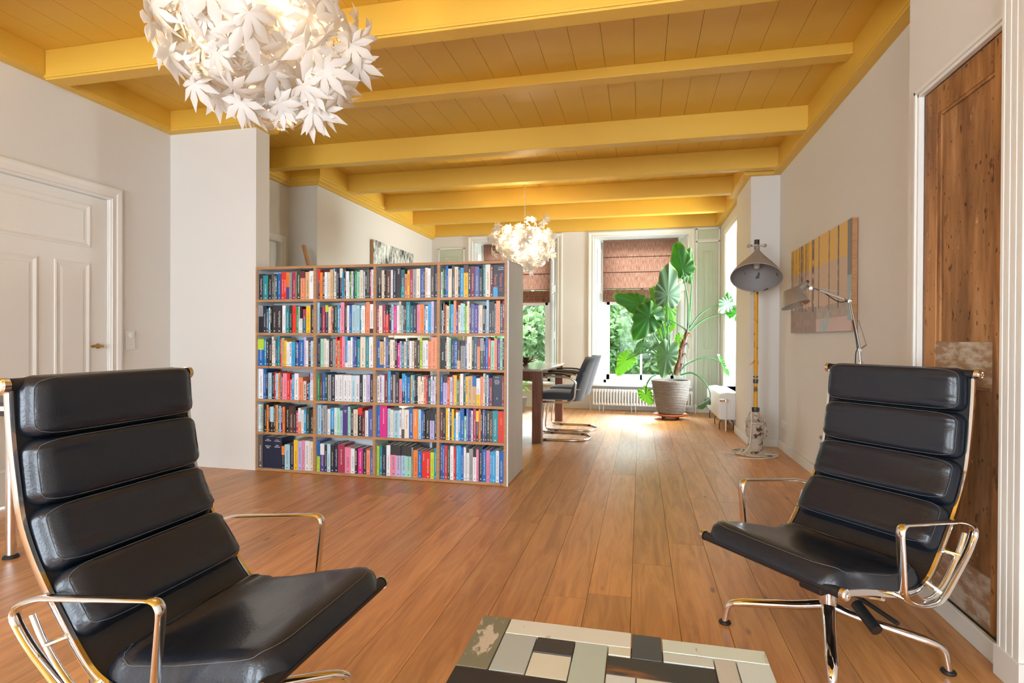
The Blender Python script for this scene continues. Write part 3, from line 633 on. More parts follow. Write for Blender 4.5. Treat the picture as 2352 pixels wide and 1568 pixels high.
# every spine as drawn in the photograph: right edge, top, colour and colour of the band at its top or bottom, per compartment
CELLS = {
 (0, 0): (A_, 105, 765, '185,300,K 272,325,t 342,310,k,b30n 392,300,S 402,350,w 442,325,T 497,295,b 555,280,r 605,280,r 658,278,o,b45v 703,290,s 760,260,R 778,262,a 855,232,G 930,258,e,t25d 1010,272,a 1092,258,w'),
 (0, 1): (A_, 1143, 755, '1187,225,d,t40r 1236,275,o 1275,300,n,t15c 1322,272,w 1373,272,i 1427,228,a 1450,212,l 1487,268,i 1535,195,n 1590,195,n,t30i 1617,285,c 1640,385,a 1662,195,n 1716,262,w 1735,450,w 1758,262,g 1790,260,i,b20r 1808,300,b 1857,250,g 1918,270,m 1975,243,i 1998,270,w 2040,280,K 2085,180,G 2112,232,R 2166,232,w'),
 (1, 0): (A_, 92, 1360, '167,870,s,b60k 233,875,n 270,925,T 308,905,l 335,880,k 415,865,K 518,865,K 577,868,w 642,915,t 697,865,K 763,865,r 815,880,g 838,885,w 885,890,w,t45k 943,930,T,t40R 1022,870,y 1088,850,n'),
 (1, 1): (A_, 1135, 1360, '1175,812,l 1220,895,n 1273,880,R 1325,857,n,t25L 1370,890,i 1410,880,e 1440,890,K 1505,860,G 1545,865,c 1562,915,w 1630,810,p 1677,845,K 1720,862,w 1763,862,b 1840,852,l 1905,862,l 1945,868,t 2012,868,w 2033,890,o 2100,800,e 2168,838,w,b15k'),
 (0, 2): (B_, 15, 632, '80,205,S,b50k 122,200,i 148,205,k 225,200,B 265,200,w 320,170,n 388,160,K 450,195,T,b40t 487,262,e 523,205,y 578,190,R 633,190,s 695,185,i 745,185,b 765,190,d 815,168,i 860,180,w 918,122,S 965,120,n'),
 (0, 3): (B_, 1012, 612, '1035,220,w,b45r 1057,168,g 1085,130,n 1123,122,b 1180,170,i 1225,125,S 1280,140,i 1308,140,K 1365,155,c 1437,105,y,t24B 1475,135,n,t30c 1537,135,d 1605,140,q 1663,170,K 1708,108,t 1785,105,i 1823,130,d 1900,120,K,b30c 2005,120,n'),
 (1, 2): (B_, 15, 1172, '47,765,R 100,748,i 148,732,R 203,735,r,t35k 238,738,n 273,735,l 318,750,P 360,745,w 393,685,i 420,745,m 445,755,v 470,755,B 535,690,t 582,750,T 640,745,n 695,732,p 757,728,o 778,740,b 818,752,w 868,722,c 912,680,V 962,685,S'),
 (1, 3): (B_, 1012, 1175, '1025,715,T 1045,825,w 1073,690,K 1100,735,o 1135,755,w 1155,672,g 1208,728,c 1250,672,e 1278,800,v 1313,742,i 1360,712,l 1390,720,m 1417,755,L 1455,680,i 1478,735,d 1530,722,q 1590,740,v 1605,745,V 1665,738,i 1705,750,n 1725,800,s 1763,665,l 1808,690,K 1850,685,K 1878,715,s 1940,672,e 1975,715,T 2005,668,d,b50i'),
 (2, 0): (C_, 105, 622, '207,140,b,t40L 240,150,c 275,140,K 345,120,K 378,95,i,b25c 403,170,w 450,135,T 488,88,t 510,115,r 558,112,a 603,160,y 650,185,w 690,180,w,b12n 755,180,c 782,155,K 820,185,q 908,142,b 948,95,V 990,155,w 1028,155,K 1083,158,l'),
 (2, 1): (C_, 1132, 645, '1185,130,n 1240,138,m 1290,135,i 1345,165,w 1415,130,K 1475,140,s 1503,100,r,t40b 1545,165,a 1585,112,r 1643,90,p 1688,95,c,b15w 1740,165,w 1780,105,w 1825,100,b 1860,100,v 1925,130,t 2020,95,i 2075,98,t 2167,90,w'),
 (3, 0): (C_, 97, 1222, '182,672,w 238,678,b 265,715,n 330,750,l 385,738,n 412,730,r 455,755,l 490,740,o 510,765,b 528,820,o 605,752,p 660,755,r 697,860,p 738,768,c 815,745,w 890,815,e 945,880,i 995,870,d 1022,905,c 1083,730,w,t25V'),
 (3, 1): (C_, 1127, 1260, '1172,790,g 1215,775,B 1268,760,b 1308,770,G 1373,790,s 1455,770,n 1515,785,w 1598,780,w 1685,785,w 1755,785,w 1815,790,l 1905,785,w 1960,775,n 2030,770,w 2092,765,V 2158,765,n'),
 (2, 2): (D_, 20, 572, '62,145,b 120,165,a,b12b 148,100,i 193,125,q 223,125,G 265,135,i 300,135,i 335,115,n 375,182,P 405,155,V 435,195,t 472,165,i 493,165,c 525,100,S 565,148,w 597,148,i 635,135,B 690,135,K 725,98,L 780,135,w 815,135,w 865,145,e 957,85,e'),
 (2, 3): (D_, 1005, 590, '1065,128,k 1095,140,K 1135,95,i 1163,110,m 1203,142,n 1220,148,b 1258,148,b 1310,148,K,b30a 1383,148,s,t18k 1415,142,q 1493,85,i 1520,90,K 1572,88,T 1617,98,e,t28d 1677,105,G,t40s 1700,150,v 1745,85,b 1783,108,r 1843,138,m 1888,105,e 1935,105,v 1972,98,m 1998,105,K'),
 (3, 2): (D_, 10, 1110, '47,700,i 83,680,V 125,688,w 182,665,d 230,620,c 257,672,d 297,672,s 355,628,K 403,735,p 455,652,c,b40n 480,680,c 545,700,b 570,672,y 600,672,c 627,705,K 652,685,K,t40l 700,685,i 718,765,i 750,690,i 787,690,e 812,685,R 852,705,T 885,680,w 912,745,V 940,680,w 957,650,K'),
 (3, 3): (D_, 1003, 1150, '1035,700,b 1103,700,V,t25K 1133,720,r 1155,720,e 1187,720,l 1210,690,p 1253,692,y 1290,755,t 1310,700,o 1360,665,w 1390,685,T 1425,705,y,t55k 1500,695,a 1557,695,a,t35b 1622,725,y,t60w 1670,700,e 1700,650,i 1723,650,T 1745,670,w 1762,670,b 1820,715,d 1955,680,n 1998,680,d'),
 (4, 0): (E_, 90, 565, '113,80,w 135,80,w 165,80,m 185,75,s 247,60,k 280,80,o 300,80,k 368,110,k,t60l 395,70,G 428,75,o 447,80,m 475,80,T 495,90,w 530,90,v 568,100,o 645,95,k 722,95,B 765,90,K 805,160,R 852,110,w,b45e 905,145,w 950,145,c 1005,105,G 1078,130,K'),
 (4, 1): (E_, 1125, 605, '1195,80,l 1222,75,b 1305,80,s 1358,145,w 1432,118,c,b20T 1480,118,w 1540,120,m 1595,160,l 1678,80,v 1722,85,m 1742,130,l 1780,130,K 1862,130,i 1948,95,k,t25r 2000,155,d 2060,140,w 2152,110,q'),
 (5, 0): (E_, 93, 1225, '178,650,S 352,665,n 518,665,n 568,810,k,t38o 660,780,l 728,750,n 798,685,y 877,700,V 918,685,p 998,690,w 1080,700,i'),
 (5, 1): (E_, 1115, 1290, '1170,745,L,t50b 1250,790,v,t40w 1300,815,K 1365,785,l 1430,805,K 1505,775,n 1628,780,R 1745,825,p 1822,840,w 1868,840,K,t12w 1962,840,P 2037,850,K 2105,850,e 2163,850,q'),
 (4, 2): (F_, 5, 590, '57,110,b 168,80,P 222,145,l 265,160,i 362,170,l 397,155,w,t50n 435,140,w,b30S 508,150,i 578,125,b 655,130,o 700,135,l 740,155,b 768,165,K 838,150,k 910,145,V,t35k 952,145,n'),
 (4, 3): (F_, 1003, 630, '1030,155,d 1080,135,k 1120,112,y 1143,112,w 1175,140,K 1212,145,y 1237,285,c 1280,155,w,t08R 1315,165,c 1368,135,b 1405,250,m 1443,125,q 1485,145,v 1510,155,w 1555,128,R 1598,155,K,t35y 1630,130,o 1657,160,K 1690,135,q 1730,140,n 1763,140,G 1820,150,B 1902,140,t 1995,145,r'),
 (5, 2): (F_, 10, 1175, '48,725,L 97,725,t 160,728,n 222,705,w 312,700,p,t32K 390,700,V,t32K 470,700,l,t32K 553,705,m,t32K 578,715,s 655,758,o 720,765,b 778,765,r 853,768,r 910,770,L 950,700,t'),
 (5, 3): (F_, 998, 1230, '1023,695,v 1065,700,b 1105,705,r 1145,710,G 1205,712,w 1240,712,r 1283,700,c 1320,700,c 1365,720,b 1403,715,w 1447,725,w,t15K 1510,735,s 1563,735,w,t25k 1603,735,p 1657,705,n 1722,735,b 1777,740,p 1803,760,c 1867,750,c 1918,740,w 1995,750,b')}
def _book_mat():
    m, n, l, b = _nt('book_cloth_and_print'); b.inputs['Roughness'].default_value = .42
    oi = n.new('ShaderNodeObjectInfo'); tc = n.new('ShaderNodeTexCoord'); sp = n.new('ShaderNodeSeparateXYZ'); l.new(tc.outputs['Generated'], sp.inputs[0])
    ab = n.new('ShaderNodeAttribute'); ab.attribute_type = 'OBJECT'; ab.attribute_name = 'band_color'
    ar = n.new('ShaderNodeAttribute'); ar.attribute_type = 'OBJECT'; ar.attribute_name = 'band_range'
    at_ = n.new('ShaderNodeAttribute'); at_.attribute_type = 'OBJECT'; at_.attribute_name = 'print_color'
    sr = n.new('ShaderNodeSeparateXYZ'); l.new(ar.outputs['Vector'], sr.inputs[0])
    def mth(op, a, b_=None):
        k = n.new('ShaderNodeMath'); k.operation = op
        for s_, x_ in ((0, a), (1, b_)):
            if x_ is None: continue
            if isinstance(x_, (int, float)): k.inputs[s_].default_value = x_
            else: l.new(x_, k.inputs[s_])
        return k.outputs[0]
    z, x = sp.outputs['Z'], sp.outputs['X']
    inb = mth('MULTIPLY', mth('GREATER_THAN', z, sr.outputs['X']), mth('LESS_THAN', z, sr.outputs['Y']))
    mx = n.new('ShaderNodeMix'); mx.data_type = 'RGBA'; l.new(inb, mx.inputs[0]); l.new(oi.outputs['Color'], mx.inputs[6]); l.new(ab.outputs['Color'], mx.inputs[7])
    # printed title: broken ink down the middle of the spine
    mp = n.new('ShaderNodeMapping'); mp.inputs['Scale'].default_value = (1.5, 0, 26)
    va = n.new('ShaderNodeVectorMath'); va.operation = 'MULTIPLY_ADD'; l.new(oi.outputs['Random'], va.inputs[0]); va.inputs[1].default_value = (0, 0, 7.3); l.new(tc.outputs['Generated'], va.inputs[2]); l.new(va.outputs[0], mp.inputs[0])
    ns = n.new('ShaderNodeTexNoise'); ns.inputs['Scale'].default_value = 2.6; ns.inputs['Detail'].default_value = 1; l.new(mp.outputs[0], ns.inputs[0])
    ink = mth('GREATER_THAN', ns.outputs['Fac'], .50)
    lo = mth('ADD', .08, mth('MULTIPLY', oi.outputs['Random'], .14)); hi = mth('ADD', .62, mth('MULTIPLY', oi.outputs['Random'], .3))
    strip = mth('MULTIPLY', mth('GREATER_THAN', x, .36), mth('LESS_THAN', x, .64))
    zz = mth('MULTIPLY', mth('GREATER_THAN', z, .20), mth('LESS_THAN', z, hi))
    k2 = mth('MULTIPLY', mth('MULTIPLY', ink, strip), zz)
    lg = mth('MULTIPLY', mth('MULTIPLY', mth('GREATER_THAN', z, .045), mth('LESS_THAN', z, .085)), mth('MULTIPLY', mth('GREATER_THAN', x, .34), mth('LESS_THAN', x, .66)))
    k3 = mth('MULTIPLY', mth('MAXIMUM', k2, lg), sr.outputs['Z'])
    geo = n.new('ShaderNodeNewGeometry'); sg = n.new('ShaderNodeSeparateXYZ'); l.new(tc.outputs['Generated'], sg.inputs[0])
    k4 = mth('MULTIPLY', k3, mth('LESS_THAN', sg.outputs['Y'], .03)); k5 = mth('MULTIPLY', k4, .7)
    m2 = n.new('ShaderNodeMix'); m2.data_type = 'RGBA'; l.new(k5, m2.inputs[0]); l.new(mx.outputs[2], m2.inputs[6]); l.new(at_.outputs['Color'], m2.inputs[7])
    l.new(m2.outputs[2], b.inputs['Base Color']); return m
M['book'] = _book_mat(); M['bookcol'] = vcol_mat('book_cloth_mass', .45)
ORD = 'first second third fourth fifth sixth seventh eighth ninth tenth eleventh twelfth thirteenth fourteenth fifteenth sixteenth seventeenth eighteenth nineteenth twentieth twenty-first twenty-second twenty-third twenty-fourth twenty-fifth twenty-sixth twenty-seventh twenty-eighth twenty-ninth thirtieth'.split()
ROWN = ['top shelf', 'second shelf down', 'third shelf down', 'fourth shelf down', 'fifth shelf down', 'bottom shelf']; COLN = ['leftmost', 'second', 'third', 'rightmost']
# legible titles: (row, column, index from the left): (text, colour, height, how far down from the top, upright?)
TITLES = {(0, 3, 18): [('C. Otto', 'ffffff', .010, .02, 1), ('Scharmer', 'ffffff', .010, .034, 1), ('Theorie U', 'f0604a', .026, .06, 0)], (0, 3, 17): [('Theory U', 'f0806a', .022, .066, 0)],
 (3, 0, 17): [('DSM-IV', 'ffffff', .020, .06, 0)], (5, 0, 1): [('Groot', 'ffffff', .009, .02, 1), ('Woordenboek', 'ffffff', .0075, .031, 1), ('Nederlands', 'ffffff', .009, .075, 1), ('Engels', 'ffffff', .009, .088, 1)],
 (5, 0, 2): [('Groot', 'ffffff', .009, .02, 1), ('Woordenboek', 'ffffff', .0075, .031, 1), ('Engels', 'ffffff', .009, .065, 1), ('Nederlands', 'ffffff', .009, .078, 1)],
 (3, 3, 21): [('G E B', 'e8e8e8', .010, .012, 1), ('GÖDEL,', 'e8e8e8', .009, .035, 1), ('ESCHER,', 'e8e8e8', .009, .047, 1), ('BACH', 'e8e8e8', .009, .059, 1), ('C', 'e8e8e8', .016, .170, 1)],
 (2, 2, 0): [('DENK BETER', 'ffffff', .011, .06, 0)], (2, 3, 0): [('burnout', 'ffffff', .015, .10, 0)], (5, 1, 6): [('De wereld van Sofie', 'ffffff', .012, .04, 0)], (4, 2, 7): [('Mijn moederboek', '222222', .012, .04, 0)],
 (0, 2, 6): [('JUNG', 'ffffff', .013, .012, 0)], (1, 1, 16): [('DE KEUZE', '16233f', .013, .10, 0)], (0, 0, 8): [('HET DIVERTIMENTO', 'ffffff', .009, .06, 0)], (4, 2, 1): [('MAAK DE JUISTE KEUZE', 'ffffff', .009, .02, 0)],
 (4, 3, 23): [('MACHT', 'f0c020', .012, .05, 0)], (0, 3, 16): [('Introductie Theorie U', 'f0d060', .008, .03, 0)], (4, 1, 8): [('DIKKE', 'ffffff', .008, .035, 1), ('OZ', 'ffffff', .010, .046, 1)], (0, 0, 15+1): [('Yasja', '777788', .020, .04, 0)],
 (0, 3, 4): [('James Clear', '222222', .009, .012, 0)], (4, 1, 16): [('DE KONINGIN', 'ffffff', .010, .08, 0)], (1, 2, 21): [('R', 'ffffff', .012, .195, 1)], (0, 0, 12): [('Ppgen', 'e8c860', .014, .11, 0)],
 (5, 2, 11): [('De dood van', 'ffffff', .008, .02, 0)], (4, 2, 9): [('een overtuigend leven', 'ffffff', .010, .02, 0)], (1, 0, 10): [('verslag', '3a0a0a', .010, .03, 0)]}
FONTM = {}
def text_mesh(txt, col, size, parent, M4, name='spine_title'):
    cu = D.curves.new('lettering', 'FONT'); cu.body = txt; cu.size = size; cu.align_x = 'LEFT'; cu.align_y = 'CENTER'; cu.extrude = .0002; cu.resolution_u = 2
    to = D.objects.new('lettering', cu); me = D.meshes.new_from_object(to); D.objects.remove(to); D.curves.remove(cu)
    if col not in FONTM: FONTM[col] = mat('print_'+col, srgb(col), .5)
    me.materials.clear(); me.materials.append(FONTM[col]); o = D.objects.new(name, me); COL.objects.link(o); o.parent = parent; o.matrix_local = M4
    return o, me
allb = []; BOOKS = []
for (row, ci), (crop, x0z, botz, txt) in CELLS.items():
    ox, oy, sc = crop; zb = BZ[5-row][0]; zt = BZ[5-row][1]; cx0, cx1 = BX[2*ci], BX[2*ci+1]
    toks = [t.split(',') for t in txt.split()]; edges = [x0z]+[float(t[0]) for t in toks]
    yc = oy+(botz-60)/sc
    raw = [at(ox+e/sc, yc, Y=BY).x for e in edges]; lo, hi = cx0+.0048, cx1-.003
    sc_ = (hi-lo)/(raw[-1]-raw[0]); xs = [lo+(q-raw[0])*sc_ for q in raw]
    if raw[-1] < hi-.012: xs = [max(lo, q) for q in raw]
    for k, t in enumerate(toks):
        fx = ox+(edges[k]+edges[k+1])/2/sc; dz = at(fx, oy+float(t[1])/sc, Y=BY).z - at(fx, oy+botz/sc, Y=BY).z
        h = min(max(dz, .10), zt-zb-.006); allb.append((row, ci, k, xs[k], xs[k+1], zb, h, t[2], t[3] if len(t) > 3 else None, len(toks)))
allb.sort(key=lambda q: -(q[4]-q[3])*q[6])
rb = random.Random(11); keep = 308; rest = MB(); restc = []
def luma(c): return .3*c[0]+.59*c[1]+.11*c[2]
for idx, (row, ci, k, xa_, xb_, zb, h, c, band, cnt) in enumerate(sorted(allb[:keep])+allb[keep:]):
    wd = xb_-xa_-.0008; col = srgb(PAL[c][0]); j = .9+.2*rb.random(); col = tuple(min(1, q*j) for q in col)
    dp = min(.188, .125+.32*(h-.15)+.02*rb.random()); yb = BY+.010+.012*rb.random(); z0 = zb+.0004
    if band: br = (1-int(band[1:3])/100, 1.01) if band[0] == 't' else (-.01, int(band[1:3])/100); bcol = srgb(PAL[band[3]][0])
    else: br = (2, 3); bcol = col
    if idx >= keep:
        b0 = len(rest.f); rest.box(xa_, xa_+wd, yb, yb+dp, z0, z0+h); restc += [col]*6
        ink_ = (.72, .71, .67) if luma(col) < .3 else (.06, .06, .08); zz_ = z0+h-.012-.02*rb.random(); ze_ = z0+h*(.2+.3*rb.random())
        while zz_ > ze_:
            l_ = .003+.006*rb.random(); rest.box(xa_+wd*.34, xa_+wd*.66, yb-.0003, yb+.001, zz_-l_, zz_); restc += [ink_]*6; zz_ -= l_+.0016+(.006 if rb.random() < .2 else 0)
        rest.box(xa_+wd*.3, xa_+wd*.7, yb-.0003, yb+.001, z0+.012, z0+.02); restc += [ink_]*6; continue
    r = None; t = .0022; mb = MB()
    mb.prism([(0, 0), (wd, 0), (wd, dp), (wd-t, dp), (wd-t, t*1.3), (t, t*1.3), (t, dp), (0, dp)], 0, h)
    hgt = 'tall' if h > .218 else 'short' if h < .175 else 'medium-height'; thk = 'thick' if wd > .04 else 'thin' if wd < .019 else ''
    lab = ' '.join(q for q in (thk, hgt if thk else hgt, PAL[c][1], 'book,', ORD[k], 'from left in', COLN[ci], 'compartment of the', ROWN[row]) if q)
    o = mb.build('book', 'book'); o.location = (xa_, yb, z0); o.color = (*col, 1); o['band_color'] = list(bcol); dark = luma(col) < .30
    title = TITLES.get((row, ci, k))
    o['print_color'] = list((.75, .74, .70) if dark else (.05, .05, .07)); o['band_range'] = [br[0], br[1], 0.0 if title else 1.0]
    tag(o, lab, 'book', 'books in the oak-edged bookcase')
    BOOKS.append((row, ci, xa_+wd/2, yb, wd, o))
    MB().box(t, wd-t, t*1.3, dp-.003, .003, h-.003).build('page_block', 'page', o)
    for tt in title or ():
        s_, tc_, sz, dn, up = tt
        if up: M4 = Matrix(((1, 0, 0, wd/2), (0, 0, -1, -.0004), (0, 1, 0, h-dn), (0, 0, 0, 1)))
        else: M4 = Matrix(((0, 1, 0, wd/2), (0, 0, -1, -.0004), (-1, 0, 0, h-dn), (0, 0, 0, 1)))
        o2, me = text_mesh(s_, tc_, sz*1.25, o, M4)
        xsz = [v.co.x for v in me.vertices]; W_ = max(xsz)-min(xsz)
        if up:
            k_ = min(1, wd*.86/W_); o2.matrix_local = M4 @ Matrix.Scale(k_, 4) @ Matrix.Translation((-W_/2-min(xsz), 0, 0))
        else:
            k_ = min(1, (h-dn-.012)/W_); o2.matrix_local = M4 @ Matrix.Scale(k_, 4)
o = rest.build('thin_books', 'bookcol'); tag(o, 'thin books squeezed between the larger ones on every shelf', 'books', kind='stuff')
me = o.data; ca = me.color_attributes.new('Col', 'FLOAT_COLOR', 'CORNER')
# faces keep their order in from_pydata meshes, six per book
for p in me.polygons:
    for li in p.loop_indices: ca.data[li].color = (*restc[min(p.index, len(restc)-1)], 1)
# ribbon markers hanging over the shelf edge
M['ribbon'] = mat('red_ribbon', (.6, .03, .03), .6)
# emblem block on the thick dark-blue spine and lines

for (row, ci, crop, zx, col, ln) in ((1, 2, B_, 195, 'red', .034), (1, 2, B_, 250, 'red', .036), (2, 0, C_, 320, 'black', .02), (3, 0, C_, 845, 'brown', .022), (3, 1, C_, 1800, 'red', .03), (3, 1, C_, 1550, 'gold', .016), (3, 3, D_, 1315, 'pink', .05), (5, 3, F_, 1955, 'black', .05), (5, 1, E_, 1250, 'gold', .02), (4, 0, E_, 215, 'brown', .02), (4, 0, E_, 480, 'black', .016)):
    mname = 'ribbon_'+col
    if mname not in M: M[mname] = mat(mname, {'red': (.6, .03, .03), 'black': (.02, .02, .03), 'brown': (.10, .03, .02), 'gold': (.65, .45, .04), 'pink': (.65, .40, .36)}[col], .6)
    X = at(crop[0]+zx/crop[2], crop[1]+300/crop[2], Y=BY).x
    c_ = min((q for q in BOOKS if q[0] == row and q[1] == ci), key=lambda q: abs(q[2]-X)); y_ = c_[3]
    p = [(c_[4]/2, .004, .0008), (c_[4]/2, -(y_-BY)-.001, .0012), (c_[4]/2+.003, -(y_-BY)-.004, -.006), (c_[4]/2-.002, -(y_-BY)-.004, -ln*.6), (c_[4]/2+.004, -(y_-BY)-.005, -ln)]
    MB().sweep(bez(p, 4), [(-.0016, -.0003), (.0016, -.0003), (.0016, .0003), (-.0016, .0003)], (1, 0, 0)).build('ribbon_marker', mname, c_[5])
# ================================================================ LOUNGE CHAIRS
def lounge_chair(loc, yaw, base_rot, label):
    """swivel lounge chair, local x = forward, y = sitter's left, z = up, origin on the floor under the column"""
    r = empty('lounge_chair', (loc[0], loc[1], 0), yaw, label, 'lounge chair', 'black leather lounge chairs')
    S = [(-.388, .982), (-.383, .90), (-.375, .828), (-.362, .745), (-.345, .66), (-.312, .582), (-.268, .508), (-.218, .437), (-.168, .37), (-.125, .325), (-.07, .300), (.0, .298), (.08, .312), (.17, .335), (.26, .352), (.325, .362)]
    C = bez([(a, 0, b) for a, b in S], 4); hw = .262
    # nearest curve parameter by height/forward position
    def nrm(i):
        t = (C[min(i+1, len(C)-1)]-C[max(i-1, 0)]).normalized(); return Vector((-t.z, 0, t.x))*-1 if False else Vector((0, 1, 0)).cross(t)*-1
    # leather sling
    mb = MB(); sec = [(-hw+.008, -.004), (hw-.008, -.004), (hw-.008, .004), (-hw+.008, .004)]
    mb.sweep(C, sec, (0, 1, 0)); mb.build('leather_sling', 'leather_shell', r, True)
    # side rails
    for sd in (-1, 1):
        sec = [(-.005, -.009), (.005, -.009), (.0065, 0), (.005, .009), (-.005, .009), (-.0065, 0)]
        MB().sweep([c+Vector((0, sd*hw, 0)) for c in C], sec, (0, 1, 0)).build('side_rail', 'chrome', r, True, angle=50)
        for p, q_ in ((C[0], .019), (C[-1], .018)):
            k = MB().lathe([(.0, .0), (q_, .0), (q_, .014), (q_*.8, .018), (q_*.55, .018), (q_*.5, .014), (0.003, .014)], 20, p+Vector((0, sd*(hw+.004), 0)), (0, sd, 0)); k.build('end_cap', 'chrome', r, True)
    for p, nm in ((C[0], 'top_roll'), (C[-1], 'front_roll')):
        MB().cyl(p+Vector((0, -hw, 0)), p+Vector((0, hw, 0)), .0165, 14).build(nm, 'leather_shell', r, True)
    # stretchers under the sling
    for p in (Vector((-.13, 0, .30)), Vector((.12, 0, .298))):
        MB().tube(bez([p+Vector((0, -hw, .01)), p+Vector((0, -hw*.5, -.02)), p+Vector((0, 0, -.028)), p+Vector((0, hw*.5, -.02)), p+Vector((0, hw, .01))], 4), .011, 8).build('stretcher', 'chrome', r, True)
    # pads: along the curve by arc length
    acc = [0]
    for a, b in zip(C[:-1], C[1:]): acc.append(acc[-1]+(b-a).length)
    def on(s):
        
        if s < 0: t = (C[1]-C[0]).normalized(); return C[0]+t*s, Vector((0, 1, 0)).cross((C[2]-C[0]).normalized())
        if s > acc[-1]: t = (C[-1]-C[-2]).normalized(); return C[-1]+t*(s-acc[-1]), Vector((0, 1, 0)).cross(t)
        for i in range(len(acc)-1):
            if s <= acc[i+1]: f = (s-acc[i])/(acc[i+1]-acc[i]); break
        p = C[i].lerp(C[i+1], f); t = (C[min(i+2, len(C)-1)]-C[max(i-1, 0)]).normalized(); return p, Vector((0, 1, 0)).cross(t)
    nn = on(.2)[1]; sg = 1 if nn.x > 0 else -1
    def arc_at_z(z):
        for i in range(len(C)-1):
            if C[i].z >= z >= C[i+1].z and C[i].x < -.05: return acc[i]
        return acc[-1]
    def pad(s0, s1, W0, W1, T, cr, name, sag=0, wr=0, seed=0):
        L = (s1-s0)/2; mid = (s0+s1)/2; nu, nv = 27, 21
        def surf(u, v, front):
            W = W0+(W1-W0)*(v*.5+.5); av = abs(v)*L; k = max(0, av-(L-cr)); hwid = W-cr+math.sqrt(max(0, cr*cr-k*k))
            base, nq = on(mid+v*L)
            e = (1-abs(u)**16)**.40*(1-abs(v)**11)**.40
            th = T*e if front else -.002
            if front: th -= .0035*(math.exp(-((abs(u)-.93)/.018)**2))*(1-abs(v)**8)
            if front and sag: th -= sag*(1-u*u)*(1-v*v)
            if front and wr: th += wr*noise.noise(Vector((u*2.2+seed, v*7, seed)))*e*(abs(u)**1.5*.8+.2)
            return base+nq*sg*(.005+th)+Vector((0, u*hwid, 0))
        def um(t): t = t*2-1; return math.copysign(abs(t)**.50, t)
        mb = MB(); mb.grid(lambda a, b: surf(um(a), um(b), True), nu, nv); mb.grid(lambda a, b: surf(um(a), um(b), False), nu, nv)
        o = mb.build(name, 'leather', r, True, angle=70)
        # stitched seam round the face
        loop = []
        for k in range(56):
            a = 2*PI*k/56; c_, s_ = math.cos(a), math.sin(a); u = math.copysign(abs(c_)**.22, c_)*.962; v = math.copysign(abs(s_)**.22, s_)*.925
            loop.append(surf(u, v, True)+on(mid+v*L)[1]*sg*.0012)
        MB().tube(loop, .0009, 5, closed=True).build('stitching', 'seam', o)
        return o
    zs = [.985, .832, .668, .515, .372]
    st = [arc_at_z(z) for z in zs]; st[0] = -.022
    Ws = (.246, .250, .252, .254, .256)
    for k in range(4): pad(st[k]+.001, st[k+1]-.001, Ws[k], Ws[k+1], .054, .036, 'back_cushion', wr=.006, seed=k+loc[0])
    s0 = arc_at_z(.335)+.02
    pad(s0, acc[-1]+.018, .252, .264, .064, .06, 'seat_cushion', sag=.010, wr=.009, seed=9+loc[0])
    # arms: closed cast loops outside the rails
    for sd in (-1, 1):
        y = sd*.300
        P = [(.083, y, .318), (.105, y, .540), (-.245, y, .505), (-.325, y, .470), (-.275, y, .40), (-.115, y, .262), (-.02, y, .268), (.04, y, .290)]
        loop = rounded(P, [.03, .035, .10, .04, .10, .07, .05, .05], 6, True)
        mb = MB(); n = 10
        sec = [(.014*math.cos(2*PI*k/n), .0065*math.sin(2*PI*k/n)) for k in range(n)]
        mb.sweep(loop, sec, (0, 1, 0), closed=True); mb.build('armrest', 'chrome', r, True, angle=60)
        # inner strand of the forked rear part and its links to the rail
        st_ = bez([(-.262, y-sd*.004, .462), (-.228, y-sd*.006, .40), (-.165, y-sd*.008, .325), (-.10, y-sd*.008, .285), (-.03, y-sd*.006, .282)], 5)
        MB().sweep(st_, [(.008*math.cos(2*PI*k/8), .005*math.sin(2*PI*k/8)) for k in range(8)], (0, 1, 0)).build('arm_strut', 'chrome', r, True, angle=60)
        for a, b in (((-.208, .40), (-.228, .395)), ((-.10, .318), (-.12, .292)), ((.07, .312), (.075, .312))):
            MB().cyl((a[0], sd*(hw+.002), a[1]), (b[0], y, b[1]), .007, 8).build('arm_bolt', 'chrome', r, True)
    # tilt mechanism, column, star base
    MB().box(-.09, .10, -.045, .045, .215, .262).build('tilt_mechanism', 'blackplastic', r, bevel=.008)
    MB().hexa([(-.12, -.02, .262), (.16, -.02, .262), (.16, .02, .262), (-.12, .02, .262), (-.13, -.05, .292), (.14, -.05, .30), (.14, .05, .30), (-.13, .05, .292)]).build('mounting_plate', 'blackplastic', r, bevel=.004)
    MB().cyl((.0, .10, .225), (.03, .255, .205), .0075, 8).build('tilt_lever', 'blackplastic', r, True)
    MB().cyl((.02, .115, .205), (.055, .205, .165), .019, 16).build('tension_knob', 'blackplastic', r, True)
    MB().cyl((0, 0, .19), (0, 0, .222), .018, 16).build('gas_column', 'blackplastic', r, True)
    b0 = MB().lathe([(.0, .095), (.020, .095), (.024, .105), (.030, .125), (.031, .155), (.028, .18), (.026, .205), (.022, .208), (0, .208)], 24).build('base_hub', 'chrome', r, True)
    for k in range(4):
        a = base_rot+k*PI/2; d = Vector((math.cos(a), math.sin(a), 0)); sdv = Vector((-d.y, d.x, 0))
        path = rounded([d*.012+Vector((0, 0, .150)), d*.09+Vector((0, 0, .128)), d*.30+Vector((0, 0, .092)), d*.336+Vector((0, 0, .078)), d*.348+Vector((0, 0, .010))], [.0, .06, .02, .022, 0], 5)
        m_ = len(path)
        def sc(t):
            w_ = .024-.009*min(1, t*1.2); h_ = .017-.005*min(1, t*1.2)
            return [(w_*math.cos(2*PI*q/12), h_*math.sin(2*PI*q/12)) for q in range(12)]
        l_ = MB().sweep(path, sc, sdv).build('base_leg', 'chrome', r, True, angle=60)
        MB().lathe([(.020, .0), (.023, .004), (.021, .010), (.012, .014)], 18, d*.348).build('glide', 'rubber', l_, True)
